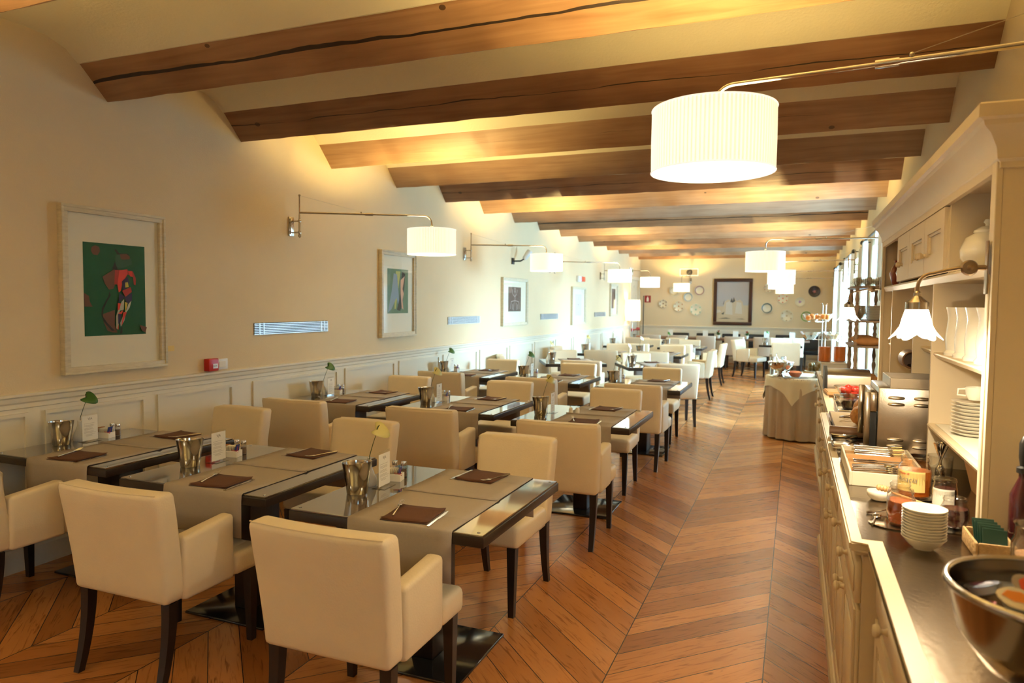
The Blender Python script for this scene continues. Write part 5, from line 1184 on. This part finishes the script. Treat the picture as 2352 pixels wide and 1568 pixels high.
# wooden display stand with turned posts
MET = mat('grey_brown_turned_wood', (.30, .21, .14), .5, noise=.2, scale=20)
r = tag(empty('display_stand', (.60, 7.20, WT)), 'tiered display stand with turned wooden posts before the window', 'display stand')
for i, z in enumerate((.86, .56, .34, .0)):
    b = BM(); w_, l_ = .145, .42
    pts = [(-w_, -l_*.7), (-w_*.4, -l_), (w_, -l_), (w_, l_), (-w_*.4, l_), (-w_, l_*.7)]
    prism(b, pts, z, z+.018, 'z'); bmesh.ops.bevel(b, geom=b.edges[:], offset=.005, segments=2, affect='EDGES'); put('shelf', b, MET, r)
def post(z0, z1, x, y):
    L = z1-z0; pr = [(.016, 0), (.016, .03), (.009, .04), (.009, L*.2), (.018, L*.33), (.020, L*.40), (.011, L*.5), (.016, L*.52), (.011, L*.54), (.019, L*.66), (.010, L*.85), (.016, L-.02), (.016, L)]
    b = BM(); lathe(b, pr, 16, (x, y, z0)); put('turned_post', b, MET, r)
for x in (-.10, .11):
    for y in (-.34, .34): post(.018, .34, x, y); post(.358, .56, x, y); post(.578, .86, x, y)
rr = random.Random(8)
for k in range(12):
    x, y = .515+(k % 3)*.085, 6.88+(k//3)*.18
    b = BM(); lathe(b, [(.024, 0), (.036, .04), (.030, .08), (.028, .08), (.034, .04), (0, .004)], 16, cap=False); tag(put('drinking_glass', b, MGLASS, loc=(x, y, WT+.879)), 'small clear glass on the top tier of the display stand', 'glass', 'glasses on the display stand')
for k in range(3):
    b = BM(); lathe(b, [(.04, 0), (.058, .06), (.052, .13), (.05, .13), (.055, .06), (0, .004)], 20, cap=False); tag(put('glass_jug', b, MGLASS, loc=(.54, 6.98+.16*k, WT+.579)), 'rounded clear glass jar on the second tier of the display stand, '+('nearest', 'middle', 'farthest')[k], 'jar', 'glass jars')
for k in range(14):
    b = BM(); lathe(b, [(.055, 0), (.085, .010), (.083, .012), (.05, .003), (0, .003)], 26); tag(put('side_plate', b, MWHITE, loc=(.66, 6.93, WT+.579+.009*k)), 'white side plate in the tall stack on the display stand', 'plate', 'side plates on the stand')
for k in range(4): croissant(.60, 6.90+.18*k, WT+.360, 1.25, .1+.05*k, 'long bread loaf on the second tier from below of the display stand, ' + ('nearest', 'second', 'third', 'farthest')[k], 'bread_loaf', 'bread', 'loaves', 1.5)
# near end: big bowl of portions, basket, jar, mill
r = tag(empty('punch_bowl', (.435, 1.44, WT)), 'large dark steel bowl full of foil-topped jam portions, nearest the camera', 'bowl')
b = BM(); pr = [(.075, 0), (.078, .006), (.04, .018), (.035, .03), (.06, .045), (.11, .075), (.150, .13), (.168, .205), (.174, .212), (.172, .219), (.163, .214), (.145, .135), (.10, .085), (0, .060)]
lathe(b, pr, 64, cap=False); b.faces.new(b.verts[:64][::-1]); put('bowl', b, mat('dark_steel', (.20, .17, .15), .16, metal=1), r)
b = BM(); tube(b, [(.168*math.cos(2*PI*i/64), .168*math.sin(2*PI*i/64), .216) for i in range(65)], .0055, 10, cap=False); put('rim', b, MSTEEL, r)
cols = [((.62, .58, .48), 'silver'), ((.65, .45, .08), 'yellow'), ((.50, .05, .03), 'red'), ((.10, .12, .20), 'blue'), ((.70, .66, .58), 'white'), ((.40, .36, .33), 'grey')]
rr = random.Random(21); k = 0
pos = [(0, 0)]+[(.062*math.cos(a), .062*math.sin(a)) for a in (0, 1.05, 2.1, 3.15, 4.2, 5.25)]+[(.120*math.cos(a+.3), .120*math.sin(a+.3)) for a in [i*2*PI/11 for i in range(11)]]
for i, (x, y) in enumerate(pos):
    c, nmc = cols[(i*5+2) % 6]; r = tag(empty('jam_portion', (.435+x, 1.44+y, WT+.186+rr.uniform(0, .010)+.012*(i % 2)-.012*(i > 6)), rr.uniform(0, 6)), nmc+'-topped jam portion in the large steel bowl, '+('in the middle', 'inner ring', 'outer ring')[0 if i == 0 else (1 if i < 7 else 2)], 'jam portion', nmc+' jam portions')
    r.rotation_euler = (rr.uniform(-.35, .35), rr.uniform(-.35, .35), rr.uniform(0, 6))
    b = BM(); lathe(b, [(.020, -.014), (.025, 0), (.029, .001)], 20); put('cup', b, MPLAST, r)
    b = BM(); lathe(b, [(.029, .0012), (.0292, .0022), (0, .003)], 20, rf=lambda a, z: 1+.12*max(0, math.cos(a))**10); fm = 'foil_'+nmc; fo = put('foil_lid', b, bpy.data.materials.get(fm) or mat(fm, c, .25, metal=.4), r)
    pc = [((.60, .06, .02), 'red'), ((.75, .50, .03), 'yellow'), ((.03, .07, .30), 'blue'), ((.70, .22, .02), 'orange'), ((.12, .03, .10), 'purple')][(i*3+1) % 5]; pn = 'lid_print_'+pc[1]
    b = BM(); prism(b, [(-.022, -.008), (-.004, -.018), (.016, -.014), (.024, .002), (.006, .012), (-.014, .008)], .0028, .0034, 'z'); put('lid_print', b, bpy.data.materials.get(pn) or mat(pn, pc[0], .4), fo, smooth=False)
MWICK = mat('wicker', (.46, .30, .13), .7, noise=.4, scale=70, bump=.5, bscale=90)
r = tag(empty('wicker_basket', (.535, 2.36, WT)), 'shallow wicker basket with dark green sachets at the foot of the hutch', 'basket')
b = BM(); 
for (x0, x1, y0, y1) in ((-.05, -.042, -.085, .085), (.042, .05, -.085, .085), (-.042, .042, -.085, -.077), (-.042, .042, .077, .085)): box(b, x0, x1, y0, y1, 0, .045, .0035, 2)
box(b, -.042, .042, -.077, .077, 0, .006); put('basket', b, MWICK, r)
MGP = mat('dark_green_sachet', (.012, .045, .030), .35)
for k in range(5):
    b = BM(); box(b, -.030, .030, -.002, .002, 0, .075, .001, 1); o = put('tea_sachet', b, MGP, smooth=False); o.location = (.537, 2.292+.027*k, WT+.008); o.rotation_euler = (-.45, .05, .05*k); tag(o, 'dark green tea sachet leaning in the wicker basket, ' + ('nearest', 'second', 'middle', 'fourth', 'farthest')[k], 'sachet', 'tea sachets')
r = tag(empty('storage_jar', (.60, 2.13, WT)), 'big clear glass jar with red labels at the right picture edge', 'jar'); b = BM(); lathe(b, [(.06, 0), (.068, .01), (.068, .10), (.06, .118), (.06, .145), (.064, .15), (.058, .15), (.055, .12), (.063, .1), (.06, .012), (0, .01)], 34, cap=False); put('glass', b, MGLASS, r)
b = BM(); lathe(b, [(.058, .012), (.060, .07)], 30); put('contents', b, mat('mixed_sachets', (.55, .30, .16), .7, noise=.7, scale=40), r)
r = tag(empty('pump_bottle', (.625, 2.415, WT)), 'tall slim bottle with black pump top at the right picture edge', 'bottle'); b = BM(); lathe(b, [(.028, 0), (.032, .01), (.032, .16), (.012, .21), (.012, .225), (0, .225)], 24); put('body', b, MJAM, r)
b = BM(); lathe(b, [(.018, .225), (.018, .24), (.010, .245), (.014, .27), (.014, .31), (.006, .33), (0, .335)], 20); put('pump', b, MDARK, r)
r = tag(empty('wooden_crate', (.74, 3.02, WT)), 'small slatted wooden box tilted against the hutch back', 'crate'); r.rotation_euler = (0, math.radians(-14), 0); b = BM()
box(b, -.09, -.08, -.12, .12, .02, .14, .001, 1); box(b, .08, .09, -.12, .12, .02, .14, .001, 1); box(b, -.08, .08, -.12, -.11, .02, .14); box(b, -.08, .08, .11, .12, .02, .14); box(b, -.08, .08, -.11, .11, .02, .028); put('crate', b, MWOODL, r, smooth=False)
# cup with lid standing on the hopper of the toaster side: glass dome
r = tag(empty('glass_cloche', (.64, 5.72, WT)), 'clear domed cover with black handle propped open', 'cover')
b = BM(); M = Tr(.04, 0, .22) @ Matrix.Rotation(math.radians(62), 4, 'Y'); lathe(b, [(.11, 0), (.108, .03), (.09, .07), (.05, .10), (0, .11)], 30, M=M, cap=False); put('dome', b, MGLASS, r)
b = BM(); tube(b, [M @ Vector((-.10, 0, .03)), M @ Vector((-.16, -.06, .05))], .013, 12); put('handle', b, MDARK, r)
b = BM(); tube(b, [(-.1, -.05, .0), (-.06, -.04, .13), (.04, -.03, .16), (.07, -.03, .16)], .005, 8); tube(b, [(-.09, .05, .0), (-.05, .05, .13), (.04, .04, .16)], .005, 8); put('frame', b, MSTEEL, r)

# ================================================================== ROUND TABLE WITH CLOTHS
RC = (.10, 9.25)
r = tag(empty('round_table', (*RC, 0)), 'round table draped to the floor beside the end of the buffet', 'table'); b = BM(); lathe(b, [(.40, .722), (.40, .738)], 40); put('top', b, MWOODD, r); b = BM(); lathe(b, [(.2, 0), (.2, .02), (.04, .04), (.04, .722)], 24); put('pedestal', b, MWOODD, r)
b = BM(); n = 160; pr = [(.0, .744), (.39, .744), (.408, .740), (.413, .72), (.415, .55), (.42, .30), (.425, .02)]
rings = lathe(b, pr[1:], n, cap=False); cv = b.verts.new((0, 0, .744))
for i in range(n): b.faces.new((cv, rings[0][i], rings[0][(i+1) % n]))
for v in b.verts:
    if v.co.z < .735:
        a = math.atan2(v.co.y, v.co.x); k = (.735-v.co.z)/.735; f = 1+k**.7*(.055*math.cos(17*a+1.2*math.sin(3*a))+.02*math.cos(31*a)); v.co.x *= f; v.co.y *= f
tag(put('tablecloth', b, MCLOTH, loc=(*RC, 0), ang=80), 'floor-length beige tablecloth in deep folds on the round table', 'tablecloth')
b = BM(); N2 = 34; S2 = .52; g = []
for i in range(N2+1):
    row = []
    for j in range(N2+1):
        u, v = -S2+2*S2*i/N2, -S2+2*S2*j/N2; rr_ = math.hypot(u, v); a = math.atan2(v, u)
        if rr_ < .405: x, y, z = u, v, .7475
        else:
            d = rr_-.405; f = .418+min(1, d/.3)*(.02+.020*math.cos(13*a)); x, y, z = f*math.cos(a), f*math.sin(a), .7475-min(d, .01)-max(0, d-.01)*.97
        row.append(b.verts.new((x, y, z)))
    g.append(row)
for i in range(N2):
    for j in range(N2): b.faces.new((g[i][j], g[i+1][j], g[i+1][j+1], g[i][j+1]))
tag(put('overcloth', b, MCLOTHL, loc=(*RC, 0), rz=.55, ang=80), 'square cream overcloth with hanging corners on the round table', 'tablecloth')
b = BM(); box(b, -.14, .14, -.10, .10, 0, .003, .001, 1); tag(put('serving_mat', b, MRUN, loc=(.02, 8.98, .7495), rz=.1), 'dark taupe mat under the carrot bowl on the round table', 'mat')
TZ2 = .7495
r = tag(empty('footed_bowl', (-.145, 9.05, TZ2)), 'polished footed silver bowl with ladle on the round table', 'bowl')
b = BM(); lathe(b, [(.085, 0), (.088, .006), (.05, .02), (.03, .04), (.04, .06), (.10, .09), (.135, .13), (.14, .17), (.148, .175), (.146, .182), (.138, .178), (.13, .13), (.09, .095), (0, .08)], 48, rf=lambda a, z: 1+(.02*math.cos(24*a) if z > .12 else 0), cap=False); b.faces.new(b.verts[:48][::-1]); put('bowl', b, MSTEEL, r)
b = BM(); 
for k in range(12): sphere(b, (.08*math.cos(k), .08*math.sin(k*1.7), .165+.012*math.sin(k)), .028, u=8, v=6)
put('yoghurt_pots', b, MWHITE, r); b = BM(); tube(b, [(0, 0, .16), (-.05, .02, .24), (-.055, .02, .27), (-.04, .02, .28)], .004, 8); put('ladle', b, MSTEEL, r)
for k, (x, y) in enumerate(((-.24, 9.25), (-.12, 9.35))):
    b = BM(); lathe(b, [(.03, 0), (.032, .22), (.030, .22), (.028, .01), (0, .01)], 20, cap=False); tag(put('glass_cylinder', b, MSTEEL, loc=(x, y, TZ2)), 'tall shiny cylinder behind the footed silver bowl, '+('left', 'right')[k], 'cylinder', 'shiny cylinders')
gbowl(.02, 8.98, TZ2+.0035, .05, .09, .065, MCARROT, .015, .06, 'glass bowl of shredded carrot at the front of the round table')
r = tag(empty('fruit_platter', (.26, 9.12, TZ2)), 'tiered silver platter with pears and figs on the round table', 'platter'); b = BM(); lathe(b, [(.06, 0), (.03, .02), (.03, .06), (.13, .075), (.14, .085), (.13, .083), (0, .075)], 36, cap=False); put('platter', b, MSTEEL, r)
rr = random.Random(3)
for k in range(13):
    a = k*2.4; t = .10*math.sqrt((k % 7)/7); b = BM(); sphere(b, (0, 0, 0), .028, (1, 1, 1.15)); tag(put('pear', b, MGRAPE, loc=(.26+t*math.cos(a), 9.12+t*math.sin(a), TZ2+.108+(.042 if k > 7 else 0))), 'small green-brown pear on the silver platter', 'pear', 'pears on the platter')
r = tag(empty('fruit_stand', (.33, 9.42, TZ2)), 'tall steel stand carrying four glass fruit and cereal bowls', 'fruit stand')
b = BM(); lathe(b, [(.10, 0), (.10, .01), (.02, .03)], 30); 
for dx in (-.018, .018): tube(b, [(dx, 0, .02), (dx, 0, .86)], .006, 10)
for s in (-1, 1): tube(b, [(s*.018, 0, .86), (s*.03, 0, .885), (s*.045, 0, .88)], .006, 8)
for z, l in ((.44, .17), (.66, .14)):
    for k in range(2):
        a = 2.7+k*PI*.95 if z < .5 else 3.0+k*.9; tube(b, [(0, 0, z), (l*math.cos(a), l*math.sin(a), z)], .005, 8)
put('frame', b, MSTEEL, r)
OR = ('orange', MORANGE)
for k, (x, y, z, f, l, orn) in enumerate(((.33, 9.36, .665, None, 'glass bowl of oranges on the top tier of the stand, right one', 9), (.20, 9.50, .655, None, 'glass bowl of apricots on the top tier of the stand, left one', 6), (.18, 9.38, .44, MJAM, 'glass bowl of dark cereal on the lower tier of the stand', 0), (.44, 9.45, .44, MBREAD, 'glass bowl of amber cereal on the lower tier of the stand', 0))):
    rb = gbowl(x, y, TZ2+z, .05, .125, .095, f, .006, .06 if f else .03, l, lumps=orn, lr=.034, seed=k, each=('orange', MORANGE, 'small orange fruit in the %s top bowl of the stand' % ('right', 'left')[k % 2], 'fruit in the %s top bowl' % ('right', 'left')[k % 2]) if orn else None)
spoon(.10, 9.38, TZ2+.52, 0, .5, 'dark-handled spoon in the bowl of dark cereal', 'cereal spoons', .17); spoon(.40, 9.45, TZ2+.54, .2, .9, 'steel spoon in the bowl of amber cereal', 'cereal spoons', .16)

# ------------------------------------------------------------------ drop the unplaced prototypes
for o in PROTOS+[P_tb]: kill(o)
